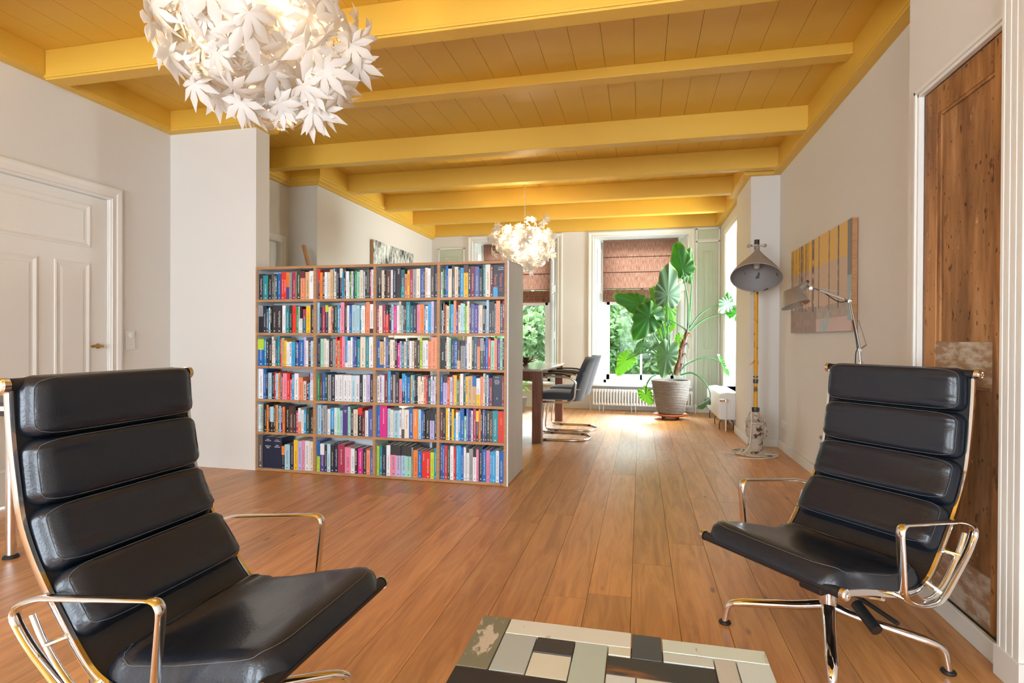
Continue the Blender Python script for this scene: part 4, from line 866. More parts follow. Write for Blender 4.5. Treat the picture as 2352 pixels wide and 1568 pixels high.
    return r
lounge_chair((.662, 2.213), 3.8174, math.radians(165.5)-3.8174, 'black leather lounge chair on the right in front of the stripped pine door')
lounge_chair((-1.088, 1.296), -.021, math.radians(47)+.021, 'black leather lounge chair on the left, nearest the white panelled door')

# ================================================================ COFFEE TABLE
M['boardpaint'] = paint_wear('scrap_board_paint', (1, 1, 1), (.36, .25, .16), .345, 6, .5, True, .03, (3, 1, 3))
M['boardraw'] = paint_wear('dark_board_paint', (1, 1, 1), (.25, .10, .035), .37, 5, .45, True, .05, (.7, 3, 3))
M['boardgreen'] = paint_wear('olive_board_paint', (1, 1, 1), (.52, .45, .36), .46, 7, .6, True, .015, (2.4, 1, 2))
ct = empty('coffee_table', (-.06, 1.02, 0), 0, 'low coffee table topped with reclaimed painted boards in white, grey and black', 'coffee table')
TX0, TX1, TZ = -.405, .295, .36
wh, iv, mi, gr = (.58, .62, .60), (.62, .60, .49), (.42, .48, .42), (.40, .43, .41)
for x0, x1, y0, y1, c, m in (
    (-.405, -.330, 1.208, 1.444, (.19, .18, .12), 'boardgreen'), (-.329, -.018, 1.370, 1.442, (.66, .66, .58), 'boardpaint'), (-.329, -.246, 1.208, 1.369, gr, 'boardpaint'),
    (-.245, -.151, 1.302, 1.369, (.035, .036, .04), 'boardraw'), (-.245, -.152, 1.207, 1.301, iv, 'boardpaint'), (-.151, -.072, .93, 1.369, mi, 'boardpaint'), (-.071, -.018, 1.331, 1.369, iv, 'boardpaint'),
    (-.017, .054, 1.330, 1.440, (.06, .075, .085), 'boardraw'), (.055, .292, 1.372, 1.430, (.58, .64, .56), 'boardpaint'), (.055, .168, 1.330, 1.371, (.54, .57, .53), 'boardpaint'),
    (-.071, .168, 1.255, 1.329, (.035, .042, .045), 'boardraw'), (.169, .217, 1.0, 1.371, (.50, .48, .42), 'boardpaint'), (.218, .292, 1.12, 1.371, (.56, .62, .60), 'boardpaint'),
    (-.405, -.152, 1.13, 1.206, (.018, .018, .022), 'boardraw'), (-.071, -.006, 1.10, 1.254, wh, 'boardpaint'), (-.005, .168, 1.18, 1.254, iv, 'boardpaint'),
    (-.405, -.30, .75, 1.129, wh, 'boardpaint'), (-.299, -.152, .95, 1.129, mi, 'boardpaint'), (-.299, -.152, .75, .949, (.05, .06, .07), 'boardraw'), (-.151, .02, .75, .929, iv, 'boardpaint'),
    (-.005, .168, 1.10, 1.179, (.10, .12, .12), 'boardraw'), (-.071, .168, .93, 1.099, wh, 'boardpaint'), (.021, .168, .75, .929, gr, 'boardpaint'), (.169, .292, .75, .999, wh, 'boardpaint'), (.218, .292, 1.0, 1.119, (.20, .19, .13), 'boardgreen'),
    (-.405, .292, .60, .749, (.70, .66, .55), 'boardpaint')):
    o = MB().box(x0+.0009, x1-.0009, y0+.0009, y1-.0009, TZ-.018, TZ+rb.uniform(-.0012, .0006)).build('top_board', m, ct, bevel=.0015); o.location = (.06, -1.02, 0); o.color = (*c, 1)
for q in ((TX0+.03, TX1-.03, 1.38, 1.405), (TX0+.03, TX1-.03, .64, .665), (TX0+.03, TX0+.055, .665, 1.38), (TX1-.055, TX1-.03, .665, 1.38)):
    o = MB().box(*q, TZ-.10, TZ-.019).build('apron', 'oldwood', ct); o.location = (.06, -1.02, 0)
for x in (TX0+.05, TX1-.05):
    for y in (.67, 1.37):
        o = MB().box(x-.028, x+.028, y-.028, y+.028, 0, TZ-.019).build('leg', 'oldwood', ct, bevel=.004); o.location = (.06, -1.02, 0)

# ================================================================ LEAF PENDANTS
def _leafmat():
    m, n, l, b = _nt('white_leaf_foil'); b.inputs['Base Color'].default_value = (.70, .69, .67, 1); b.inputs['Roughness'].default_value = .55
    tr = n.new('ShaderNodeBsdfTranslucent'); tr.inputs[0].default_value = (.80, .72, .60, 1); ms = n.new('ShaderNodeMixShader'); ms.inputs[0].default_value = .42
    l.new(b.outputs[0], ms.inputs[1]); l.new(tr.outputs[0], ms.inputs[2]); l.new(ms.outputs[0], n['Material Output'].inputs[0]); return m
M['whiteleaf'] = _leafmat(); M['wire'] = mat('pale_wire', (.55, .48, .40), .4); M['bulb'] = mat('lamp_bulb', (1, .9, .75), .4, emit=((1, .80, .55), 22))
def star_leaf(seed, droop):
    rn = random.Random(seed); V = [Vector((0, 0, .02))]; F_ = []; n = 7; span = 2*PI*.86
    for k in range(n):
        a = -span/2+span*(k+.5)/n; L = (1.0, .92, .80)[min(2, abs(k-3))] if abs(k-3) < 3 else .62
        L *= rn.uniform(.9, 1.08); w_ = .18*L
        d = Vector((math.cos(a), math.sin(a), 0)); s_ = Vector((-d.y, d.x, 0)); av = span/n*.5
        v0 = Vector((math.cos(a-av), math.sin(a-av), 0))*.23; v1 = Vector((math.cos(a+av), math.sin(a+av), 0))*.23
        i = len(V); V += [v0, d*.55*L-s_*w_, d*L, d*.55*L+s_*w_, v1, d*.52*L+Vector((0, 0, .075)), d*.25*L+Vector((0, 0, .05))]
        F_ += [(0, i, i+6), (i, i+1, i+5, i+6), (i+1, i+2, i+5), (i+2, i+3, i+5), (i+3, i+4, i+6, i+5), (i+4, 0, i+6)]
    V = [Vector((v.x, v.y, v.z - droop*(v.x*v.x+v.y*v.y) + .05*math.sin(5*v.x+seed)*v.length)) for v in V]
    return MB().add(V, F_).mesh('leaf', 'whiteleaf', True, 60)
LEAVES = [star_leaf(k, d) for k, d in enumerate((.15, .35, .6, .25, .8, .45))]
def leaf_lamp(c, R_, hz, n, seed, label, watts, size, ztop, tufts=()):
    rn = random.Random(seed); r = empty('leaf_pendant_lamp', c, 0, label, 'pendant lamp', 'white leaf pendant lamps'); wires = MB()
    for k in range(n):
        z = 1-2*(k+.5)/n; ph = k*2.39996+rn.uniform(-.3, .3); rr = math.sqrt(max(0, 1-z*z))
        d = Vector((rr*math.cos(ph), rr*math.sin(ph), z)); f = rn.uniform(.72, 1.06) if k % 4 else rn.uniform(.5, .75)
        lump = 1+.10*noise.noise(d*2.2+Vector((seed, 0, 0)))*2
        p = Vector((d.x*R_*f*lump, d.y*R_*f*lump, d.z*hz*f*lump))
        out = (d+Vector((rn.gauss(0, .33), rn.gauss(0, .33), rn.gauss(0, .33)))).normalized()
        dn = Vector((rn.gauss(0, .35), rn.gauss(0, .35), -1)); x = (dn-out*dn.dot(out)); x = x.normalized() if x.length > .05 else out.orthogonal().normalized()
        y = out.cross(x).normalized(); s_ = size*rn.choice((.55, .75, .9, 1, 1.2))
        Mx = Matrix(((x.x, y.x, out.x, p.x), (x.y, y.y, out.y, p.y), (x.z, y.z, out.z, p.z), (0, 0, 0, 1))) @ Matrix.Scale(s_, 4)
        if z > .45 and k % 5 < 3: continue
        inst('leaf', LEAVES[k % 6], r, Mx)
        if k % 2 == 0:
            q = p*.35+Vector((0, 0, .08)); wires.tube(bez([(0, 0, .10), q+Vector((0, 0, .05)), p], 3), .0013, 4, cap=False)
    for px_, py_ in tufts:
        p0 = at(px_, py_, Y=c[1]-.05)-Vector(c)
        for q in range(3):
            p = p0+Vector((rn.gauss(0, .02), rn.gauss(0, .05), rn.gauss(0, .02))); out = (Vector((p.x*.6, -.7, -.15))+Vector((rn.gauss(0, .3), rn.gauss(0, .3), rn.gauss(0, .3)))).normalized()
            dn = Vector((p.x*1.2+rn.gauss(0, .3), 0, -1)); x = (dn-out*dn.dot(out)).normalized(); y = out.cross(x).normalized()
            Mx = Matrix(((x.x, y.x, out.x, p.x), (x.y, y.y, out.y, p.y), (x.z, y.z, out.z, p.z), (0, 0, 0, 1))) @ Matrix.Scale(size*rn.uniform(.7, 1.0), 4); inst('leaf', LEAVES[q], r, Mx)
        wires.tube(bez([(0, 0, .05), p0*.6, p0], 4), .0013, 4, cap=False)
    o = wires.build('wire_branches', 'wire', r); tag(o, kind='stuff')
    MB().lathe([(.012, .09), (.016, .07), (.032, .03), (.034, .0), (.024, -.025), (.004, -.036)], 16, (0, 0, .0)).build('bulb', 'bulb', r, True)
    MB().lathe([(.018, .09), (.02, .14), (.008, .16)], 16).build('bulb_holder', 'white_plastic', r, True)
    zt = ztop-c[2]
    MB().tube(bez([(0, 0, .15), (.004, .002, zt*.5), (-.004, .0, zt*.75), (0, 0, zt-.005)], 6), .0028, 6).build('cord', 'white_plastic', r, True)
    mb = MB(); k = 0; z = .16
    while z < zt-.02:
        ax = (1, 0, 0) if k % 2 else (0, 1, 0); a = Vector(ax)
        mb.tube([a*.006*math.cos(2*PI*q/8)+Vector((.004, 0, z+.011+.012*math.sin(2*PI*q/8))) for q in range(8)], .0013, 4, closed=True); z += .02; k += 1
    o = mb.build('hanging_chain', 'chrome', r, True); tag(o, kind='stuff')
    MB().lathe([(.0, -.03), (.03, -.03), (.045, -.0), (.0, 0)], 16, (0, 0, zt)).build('ceiling_rose', 'yellow', r, True)
    for dz in (.0,): 
        l = D.lights.new('lamp_glow', 'POINT'); l.energy = watts; l.color = (1.0, .80, .55); l.shadow_soft_size = .06; o = D.objects.new('lamp_glow', l); COL.objects.link(o); o.parent = r; o.location = (0, 0, .10)
leaf_lamp((-1.40, 1.86, 2.28), .36, .34, 330, 5, 'large white leaf pendant lamp nearest the camera, cut by the top of the frame', 100, .11, 3.0, ((590, 258), (715, 245), (775, 195), (505, 225), (400, 115), (400, 35), (796, 105), (480, 170), (655, 235), (740, 215)))
leaf_lamp((-1.335, 6.45, 2.20), .37, .31, 300, 8, 'white leaf pendant lamp over the dining table, beyond the bookcase', 95, .088, 3.0, ((1128, 553), (1248, 503), (1215, 612), (1264, 585), (1262, 530), (1140, 520), (1262, 555)))

# ================================================================ PAINTINGS
def painting(name, o, u, v, n, W, H, depth, fn, nu, nv, label, edge):
    """canvas: corner o, width u, height v, out of the wall n; fn(s, t) gives the paint"""
    o, u, v, n = map(Vector, (o, u, v, n)); r = empty(name, o, 0, label, 'painting')
    mb = MB(); vs = []; cs = []; fs = []
    for i in range(nu):
        for j in range(nv):
            a0, a1, b0, b1 = i/nu, (i+1)/nu, j/nv, (j+1)/nv; k = len(vs)
            vs += [u*a*W+v*b*H+n*depth for a, b in ((a0, b0), (a1, b0), (a1, b1), (a0, b1))]; fs.append((k, k+1, k+2, k+3)); cs.append(fn((a0+a1)/2, (b0+b1)/2))
    me = D.meshes.new('canvas'); me.from_pydata([tuple(q) for q in vs], [], fs); ca = me.color_attributes.new('Col', 'FLOAT_COLOR', 'CORNER')
    for p in me.polygons:
        for li in p.loop_indices: ca.data[li].color = (*cs[p.index], 1)
    me.materials.append(M['canvas_paint']); ob = D.objects.new('canvas', me); COL.objects.link(ob); ob.parent = r
    d0 = .002
    MB().hexa([u*a+v*b+n*d0 for a, b in ((0, 0), (W, 0), (W, H), (0, H))]+[u*a+v*b+n*(depth-.0012) for a, b in ((0, 0), (W, 0), (W, H), (0, H))]).build('stretcher_frame', edge, r)
M['canvas_paint'] = vcol_mat('canvas_paint', .6)
rp = random.Random(4)
lines = [(.985, .006), (.96, .004), (.89, .006), (.82, .008), (.78, .016), (.75, .008), (.70, .004), (.675, .006), (.645, .005), (.56, .018), (.46, .004), (.30, .005), (.17, .007)]
def paint1(s, t):
    s_ = 1-s; nz = noise.noise(Vector((s*9, t*6, 1))); nf = noise.noise(Vector((s*60, t*14, 2)))
    # s = 0 at the window end; photograph shows the window end on the left
    x = s; yel = t > .66+.012*nz; 
    if t > .69: c = (.76, .47, .07) if x < .42 else (.72, .46, .14)
    elif t > .27+.02*nz: c = (.60, .44, .32)
    else:
        c = (.33, .23, .20) if x < .5 else (.42, .34, .31)
        c = tuple(q*(1+.25*nf) for q in c)
        if t < .13 and x > .5: c = (.62, .46, .46)
        if .56 < x < .70 and t < .2 and nz > -.1 and nf > -.1: c = (.36, .52, .56)
    for lx, lw in lines:
        if abs((1-lx)-x) < lw and t > .22+.05*nz and (nf > -.35 or lw < .006): c = (.15, .11, .10) if nf > 0 else (.24, .18, .17)
    if x > .945 and t > .10: c = (.22, .22, .22) if t > .5 else (.36, .45, .46)
    if .24 < t < .31 and x < .30 and noise.noise(Vector((s*60, t*10, 5))) > .12: c = (.14, .13, .13)
    return tuple(max(0, q) for q in c)
painting('painting', (XR-.003, 5.60, 1.162), (0, -1, 0), (0, 0, 1), (-1, 0, 0), 1.52, .742, .035, paint1, 150, 74, 'abstract painting with a yellow band and dark vertical stripes on the right wall', 'oakedge')
def paint2(s, t):
    a = noise.noise(Vector((s*5, t*3, 3))); b = noise.noise(Vector((s*26, t*9, 7))); c = noise.noise(Vector((s*60, t*22, 9)))
    v = .42+.55*a+.5*b+.35*c; v = max(.03, min(.85, v)); return (v*.93, v, v*.94)
painting('painting', (-3.417, 6.67, 1.55), (0, 1, 0), (0, 0, 1), (1, 0, 0), 1.30, .825, .045, paint2, 110, 70, 'black and white abstract painting on the far left wall above the bookcase', 'oakedge')
# ================================================================ DINING TABLE AND CHAIRS
tb = empty('dining_table', (-1.885, 6.65, 0), 0, 'dining table with pale glossy top and brown square legs behind the bookcase', 'table')
hx, y0, y1, zt = .88, -.86, .88, .778
MB().box(-hx, hx, y0, y1, zt-.022, zt).build('tabletop', 'tabletop', tb, bevel=.003)
MB().box(-hx+.004, hx-.004, y0+.004, y1-.004, zt-.034, zt-.022).build('top_frame', 'brownwood', tb)
for sx in (-1, 1):
    for yy in (y0+.055, y1-.055): MB().box(sx*(hx-.055)-.05, sx*(hx-.055)+.05, yy-.05, yy+.05, 0, zt-.034).build('leg', 'brownwood', tb, bevel=.002)
    MB().box(sx*(hx-.055)-.012, sx*(hx-.055)+.012, y0+.105, y1-.105, zt-.115, zt-.034).build('apron', 'brownwood', tb)
for yy in (y0+.02, y1-.05): MB().box(-hx+.105, hx-.105, yy, yy+.024, zt-.125, zt-.034).build('apron', 'brownwood', tb)
def dining_chair(x, y, label):
    """cantilever armchair, local +x = backwards"""
    r = empty('dining_chair', (x, y, 0), 0, label, 'chair', 'blue velvet cantilever chairs at the dining table')
    w_ = .235; R_ = .0125
    # one bent tube: floor loop, up at the front, seat rail, up the back to the armrest
    side = lambda s: [(.0, s*w_, R_), (-.40, s*w_, R_), (-.47, s*w_, .06), (-.415, s*w_, .405)]
    fl_ = [(.10, 0, R_), (.06, w_*.55, R_), (-.04, w_*.93, R_)]
    path = [(-.415, w_, .415), (-.455, w_, .10), (-.44, w_, .035), (-.39, w_, R_), (-.02, w_, R_), (.075, w_*.80, R_), (.125, w_*.38, R_), (.135, 0, R_), (.125, -w_*.38, R_), (.075, -w_*.80, R_), (-.02, -w_, R_), (-.39, -w_, R_), (-.44, -w_, .035), (-.455, -w_, .10), (-.415, -w_, .415)]
    MB().tube(bez(path, 5), R_*.92, 10).build('floor_runner', 'chrome_tube', r, True)
    for s in (-1, 1):
        p = rounded([(-.415, s*w_, .40), (-.40, s*w_, .418), (-.08, s*(w_+.015), .418), (-.02, s*(w_+.02), .46), (-.0, s*(w_+.022), .64), (-.06, s*(w_+.022), .685), (-.42, s*(w_+.02), .705)], [.0, .02, .06, .06, .07, .1, 0], 6)
        MB().tube(p, R_*.92, 10).build('arm_frame', 'chrome_tube', r, True)
        MB().sweep(bez([(-.06, s*(w_+.022), .700), (-.16, s*(w_+.022), .718), (-.30, s*(w_+.022), .722), (-.42, s*(w_+.02), .716)], 5), [(-.020, -.006), (.020, -.006), (.022, .004), (.014, .012), (-.014, .012), (-.022, .004)], (0, 1, 0)).build('armrest', 'blackplastic', r, True)
        MB().cyl((-.01, s*(w_+.02), .56), (.04, s*(w_-.01), .56), .008, 8).build('back_bolt', 'chrome_tube', r, True)
        for xx in (-.33, .02): MB().lathe([(.016, 0), (.016, .006), (.014, .02), (.0, .02)], 10, (xx, s*w_*(1 if xx < 0 else .93), 0)).build('glide', 'rubber', r, True)
    # seat
    def se(a, b):
        t = 2*PI*b; c_, s_ = math.cos(t), math.sin(t); k = 1-abs(2*a-1)**8; k = max(0, k)**.35
        return (-.445+.455*a, math.copysign(abs(c_)**.45, c_)*.225*k, .475+math.copysign(abs(s_)**.55, s_)*.045*k+(.012 if s_ > 0 else 0)*math.sin(PI*a))
    MB().grid(se, 15, 24, cv=True).build('seat', 'velvet', r, True, angle=70)
    # shell back: rounded top, bulging to the rear
    def bk(u, v, f):
        z = .425+.485*v; hwid = .225*(min(1, (1-v)*3.2))**.5*(.90+.10*math.sin(PI*min(1, v*1.4))); yy = (2*u-1)*hwid
        cx = .015+.145*v - .10*(abs(2*u-1)**2)*(1-.4*v) + (.032 if f else -.018)
        return (cx, yy, z)
    mb = MB().grid(lambda a, b: bk(a, b*.985, True), 15, 14).grid(lambda a, b: bk(a, b*.985, False), 15, 14)
    E_ = lambda a, b, f: bk(a, b*.985, f)
    loop = [(0, k/13) for k in range(14)]+[(k/14, 1) for k in range(1, 15)]+[(1, 1-k/13) for k in range(1, 14)]+[(1-k/14, 0) for k in range(1, 14)]
    n = len(loop); mb.add([E_(a, b, True) for a, b in loop]+[E_(a, b, False) for a, b in loop], [(k, (k+1) % n, n+(k+1) % n, n+k) for k in range(n)])
    mb.build('backrest', 'velvet', r, True, angle=60)
    return r
dining_chair(-.665, 6.225, 'blue velvet cantilever chair at the table, the one nearer the camera')
dining_chair(-.650, 6.89, 'blue velvet cantilever chair at the table, the one farther from the camera')
# bronze flower ornament on the table
r = empty('leaf_ornament', (-1.335, 6.55, zt), 0, 'dark bronze succulent-shaped ornament on the dining table', 'ornament')
M['bronze'] = mat('bronze_leaf', (.16, .10, .07), .35, .6, var=.3, vscale=12)
me = MB().add([(0, 0, 0), (.05, .018, .006), (.11, .016, .012), (.15, 0, .016), (.11, -.016, .012), (.05, -.018, .006), (.05, 0, .016), (.11, 0, .020)], [(0, 1, 6), (1, 2, 7, 6), (2, 3, 7), (3, 4, 7), (4, 5, 6, 7), (5, 0, 6)]).mesh('petal', 'bronze', True)
for k in range(26):
    a = k*2.4; el = math.radians(12+k*2.6); s_ = 1.0-.018*k
    inst('petal', me, r, Matrix.Translation((0, 0, .022)) @ Matrix.Rotation(a, 4, 'Z') @ Matrix.Rotation(-el, 4, 'Y') @ Matrix.Scale(s_, 4))
MB().lathe([(0, 0), (.035, 0), (.04, .01), (.02, .03), (0, .03)], 16).build('base', 'bronze', r, True)

# ================================================================ PLANTS
def leaf_mat(name, a, b_, edge, tr, mix=.4, rough=.38):
    m, n, l, b = _nt(name); b.inputs['Roughness'].default_value = rough
    at_ = n.new('ShaderNodeAttribute'); at_.attribute_name = 'Col'; sp = n.new('ShaderNodeSeparateXYZ'); l.new(at_.outputs['Vector'], sp.inputs[0])
    m1 = n.new('ShaderNodeMix'); m1.data_type = 'RGBA'; m1.inputs[6].default_value = (*a, 1); m1.inputs[7].default_value = (*b_, 1); l.new(sp.outputs['X'], m1.inputs[0])
    m2 = n.new('ShaderNodeMix'); m2.data_type = 'RGBA'; l.new(m1.outputs[2], m2.inputs[6]); m2.inputs[7].default_value = (*edge, 1); l.new(sp.outputs['Y'], m2.inputs[0]); l.new(m2.outputs[2], b.inputs[0])
    t = n.new('ShaderNodeBsdfTranslucent'); t.inputs[0].default_value = (*tr, 1); ms = n.new('ShaderNodeMixShader'); ms.inputs[0].default_value = mix; l.new(b.outputs[0], ms.inputs[1]); l.new(t.outputs[0], ms.inputs[2]); l.new(ms.outputs[0], n['Material Output'].inputs[0]); return m
M['big1'] = leaf_mat('elephant_ear_green', (.010, .062, .006), (.045, .16, .025), (.30, .36, .03), (.04, .26, .01), .4, .5)
M['big2'] = leaf_mat('elephant_ear_grey_side', (.085, .15, .085), (.15, .235, .14), (.40, .42, .08), (.06, .22, .03), .3, .6)
M['big3'] = leaf_mat('elephant_ear_lime', (.045, .19, .01), (.14, .34, .03), (.5, .5, .04), (.22, .62, .03), .5)
M['petiole'] = mat('leaf_stalk', (.045, .14, .04), .4); M['trunk'] = mat('fibrous_trunk', (.16, .075, .035), .9, bump=.9, bscale=45, var=.4, vscale=25); M['stake'] = mat('plant_stake', (.10, .10, .16), .5)
def ear_leaf(name, parent, joint, tip, W, facing, m, cup=.10, wave=.02, lob=.34, seed=0):
    """heart-shaped leaf: joint = where the stalk meets it, tip = point, W = half width"""
    J, T = Vector(joint), Vector(tip); ax = (T-J); L = ax.length; ax.normalize(); fn_ = Vector(facing); fn_ = (fn_-ax*fn_.dot(ax)).normalized(); sd = fn_.cross(ax)
    NU, NV = 13, 26; V = []; colr = []; Fc = []
    for s in (-1, 1):
        b0 = len(V)
        for j in range(NV):
            # radial fan from the joint: angle from the tip direction (0) to the back lobe
            th = PI*.955*j/(NV-1); c_ = math.cos(th)
            # outline radius: long to the tip, wide at the side, lobes at the back
            tipR = L/(max(.001, abs(math.cos(th)))+1.35*(W and (L/W))*.0) if False else 0
            a = th/PI
            rr = (L*(1-a/.36)**1.25 + 0) if a < .36 else 0
            ell = 1/math.sqrt((math.cos(th)/(L*.62))**2+(math.sin(th)/W)**2)
            tipb = L*max(0, 1-th/.55)**.9*.45
            R_ = max(ell, 0)+tipb*.85
            if c_ < 0:
                R_ = 1/math.sqrt((math.cos(th)/(L*lob*1.25))**2+(math.sin(th)/W)**2)
                R_ *= 1-.30*max(0, (a-.86)/.095)**1.5*0.9
            R_ = min(R_, L)
            rip = 1+.035*math.sin(th*13+seed)
            for i in range(NU):
                f = i/(NU-1); q = f*R_*(1+(rip-1)*f**3)
                x, y = q*math.cos(th), s*q*math.sin(th)
                vein = .5+.5*math.cos(th*2*PI*2.55)
                z = -cup*L*(f*f)*(.3+.7*abs(math.sin(th))) + .012*L*(vein-.5)*f*(1-.3*f)*2 + wave*math.sin(th*12+seed+s)*f**3 - .05*L*(x/L)**2*(1 if x > 0 else 2)
                V.append(J+ax*x+sd*y+fn_*z); colr.append((max(0, vein-.72)*2.6*(1-.5*f) if f > .02 else 1, max(0, (f-.93)/.07)*(.35+.5*(math.sin(th*17+seed) > .3)), 0))
        for j in range(NV-1):
            for i in range(NU-1):
                k = b0+j*NU+i; Fc.append((k, k+1, k+NU+1, k+NU) if i else (k, k+1, k+NU+1))
    me = D.meshes.new(name); me.from_pydata([tuple(v) for v in V], [], Fc); me.polygons.foreach_set('use_smooth', [True]*len(me.polygons)); me.materials.append(M[m])
    ca = me.color_attributes.new('Col', 'FLOAT_COLOR', 'POINT')
    for i, c in enumerate(colr): ca.data[i].color = (*c, 1)
    o = D.objects.new(name, me); COL.objects.link(o); o.parent = parent; return o
PY = 8.05; pc = at(1541, 800, Y=PY); PX = pc.x
pl = empty('potted_elephant_ear', (PX, PY, 0), 0, 'tall elephant-ear plant in a ribbed stone-grey pot by the right window', 'plant')
inv = Vector((PX, PY, 0))
# pot with coiled rings
def pr(z): t = (z-.075)/.46; return .165+.095*(t**.7)
pot = MB().lathe([(0, .075), (.15, .075)]+[(pr(z)+(.007 if k % 2 else -.005), z) for k, z in enumerate([.08+.0108*i for i in range(42)])]+[(pr(.53)+.002, .536), (pr(.53)-.018, .536), (pr(.5)-.02, .50), (0, .495)], 40).build('pot', 'pot', pl, True, angle=60)
MB().lathe([(0, .497), (.225, .497), (.20, .505), (0, .51)], 24).build('soil', 'soil', pl, True)
sa = MB().lathe([(0, .040), (.165, .040), (.215, .060), (.228, .074), (.220, .078), (.205, .070), (.17, .068), (0, .068)], 36).build('saucer', 'terracotta', pl, True)
for k in range(4):
    a = .6+k*PI/2; MB().cyl((.13*math.cos(a)-.012, .13*math.sin(a), .018), (.13*math.cos(a)+.012, .13*math.sin(a), .018), .018, 12).cyl((.13*math.cos(a), .13*math.sin(a), .018), (.13*math.cos(a), .13*math.sin(a), .044), .007, 8).build('caster', 'rubber', sa, True)
def P(zx, zy, dy=0): return at(1380+zx/3.563, 540+zy/3.563, Y=PY+dy)-inv
tr_ = [P(610, 1145), P(640, 1040, .0), P(660, 930), P(690, 850), P(712, 780)]
MB().tube(bez(tr_, 5), [.042-.010*math.sin(k*1.3)*.5-.0007*k for k in range(21)], 9).build('trunk', 'trunk', pl, True)
for k in range(7):
    a = P(640+9*k, 1080-42*k); MB().tube(bez([a, a+Vector((.05*(-1)**k, -.03, .05)), a+Vector((.07*(-1)**k, -.04, -.03))], 3), [.018, .014, .012, .009, .006, .004, .002], 5).build('dry_sheath', 'trunk', pl, True)
MB().tube([P(650, 1140, -.04), P(720, 720, -.02)], .006, 6).build('stake', 'stake', pl)
LV = [ # joint(px,py,dy) tip(px,py,dy) half-width facing material lobes stalk-path
 ((668, 285, .02), (618, 48, .0), .175, (-.25, -1, .1), 'big1', .22, [(712, 780, 0), (716, 560, 0), (690, 400, .02)]),
 ((722, 300, .12), (738, 100, .1), .105, (.6, -1, -.1), 'big1', .50, [(715, 790, 0), (735, 560, .05), (742, 400, .1)]),
 ((548, 492, -.05), (562, 214, -.05), .185, (.1, -1, .15), 'big2', .34, [(545, 1140, 0), (548, 900, -.02), (546, 650, -.04)]),
 ((468, 560, .05), (428, 412, .0), .105, (.25, -1, .2), 'big3', .45, [(570, 1130, 0), (520, 850, 0), (480, 680, .05)]),
 ((330, 565, .1), (104, 486, .0), .19, (.1, -1, .5), 'big1', .35, [(560, 1140, .05), (500, 860, .1), (430, 680, .1)]),
 ((395, 665, -.12), (268, 862, -.2), .215, (.35, -1, .55), 'big1', .50, [(540, 1140, 0), (480, 900, -.05), (425, 790, -.1)]),
 ((556, 590, .15), (578, 800, .15), .115, (.2, -1, 0), 'big3', .40, [(580, 1130, .1), (565, 900, .15), (548, 720, .15)]),
 ((208, 1022, -.05), (132, 1150, -.1), .125, (.1, -1, .3), 'big3', .50, [(560, 1140, 0), (455, 985, -.02), (370, 958, -.04), (280, 985, -.05)]),
 ((540, 985, -.25), (505, 1168, -.30), .150, (-.1, -1, .25), 'big2', .75, [(590, 1140, -.05), (560, 1070, -.15), (545, 1020, -.22)]),
 ((342, 905, .12), (270, 980, .08), .085, (.2, -1, .5), 'big2', .6, [(570, 1140, .05), (455, 965, .1), (400, 925, .12)]),
 ((367, 1302, -.15), (425, 1390, -.18), .095, (.1, -1, .2), 'big3', .65, [(450, 1140, -.05), (410, 1165, -.12), (375, 1225, -.15)]),
 ((1040, 560, .0), (970, 632, -.1), .12, (.2, -1, .4), 'big2', .45, [(712, 780, 0), (800, 660, 0), (900, 590, 0)]),
 ((1050, 545, .05), (1035, 465, .1), .07, (.1, -1, .3), 'big1', .4, [(1000, 562, .0)]),
 ((1110, 640, -.05), (1160, 560, -.0), .15, (-.2, -1, .4), 'big1', .5, [(722, 790, 0), (800, 720, 0), (900, 665, 0), (1000, 645, 0)]),
 ((985, 1045, .0), (1052, 1185, .05), .06, (-1, -.25, .1), 'big2', .6, [(640, 1120, 0), (700, 1055, 0), (790, 1015, 0), (870, 1003, 0), (940, 1018, 0)]),
 ((900, 1335, -.1), (785, 1418, -.1), .07, (.35, -.35, 1), 'big2', .4, [(650, 1140, 0), (740, 1125, 0), (820, 1170, -.05), (880, 1250, -.1)]),
 ((650, 845, .2), (620, 930, .2), .07, (0, -1, .1), 'big3', .5, [(640, 1000, .1), (655, 900, .18)]),
 ((508, 770, .2), (500, 860, .22), .09, (0, -1, .2), 'big3', .5, [(560, 1130, .05), (520, 900, .15)]),
 ((495, 560, .12), (505, 640, .12), .07, (.3, -1, .1), 'big2', .6, [(560, 1130, .05), (530, 860, .1), (500, 680, .12)]),
 ((535, 690, .0), (440, 655, -.15), .12, (.3, -.6, .8), 'big1', .4, [(712, 800, 0), (690, 770, 0), (640, 735, 0), (580, 700, 0)])]
for k, (j, t, W, fc, m, lob, stalk) in enumerate(LV):
    J, T = P(*j), P(*t); s_ = [P(*q) for q in stalk]+[J]; n_ = 6*(len(s_)-1)+1
    lf = ear_leaf('leaf', pl, J, T, W*.98, fc, m, seed=k*1.7, lob=lob)
    MB().tube(bez(s_, 6), [.014-.009*q/n_ for q in range(n_)], 7).build('leaf_stalk', 'petiole', pl, True)
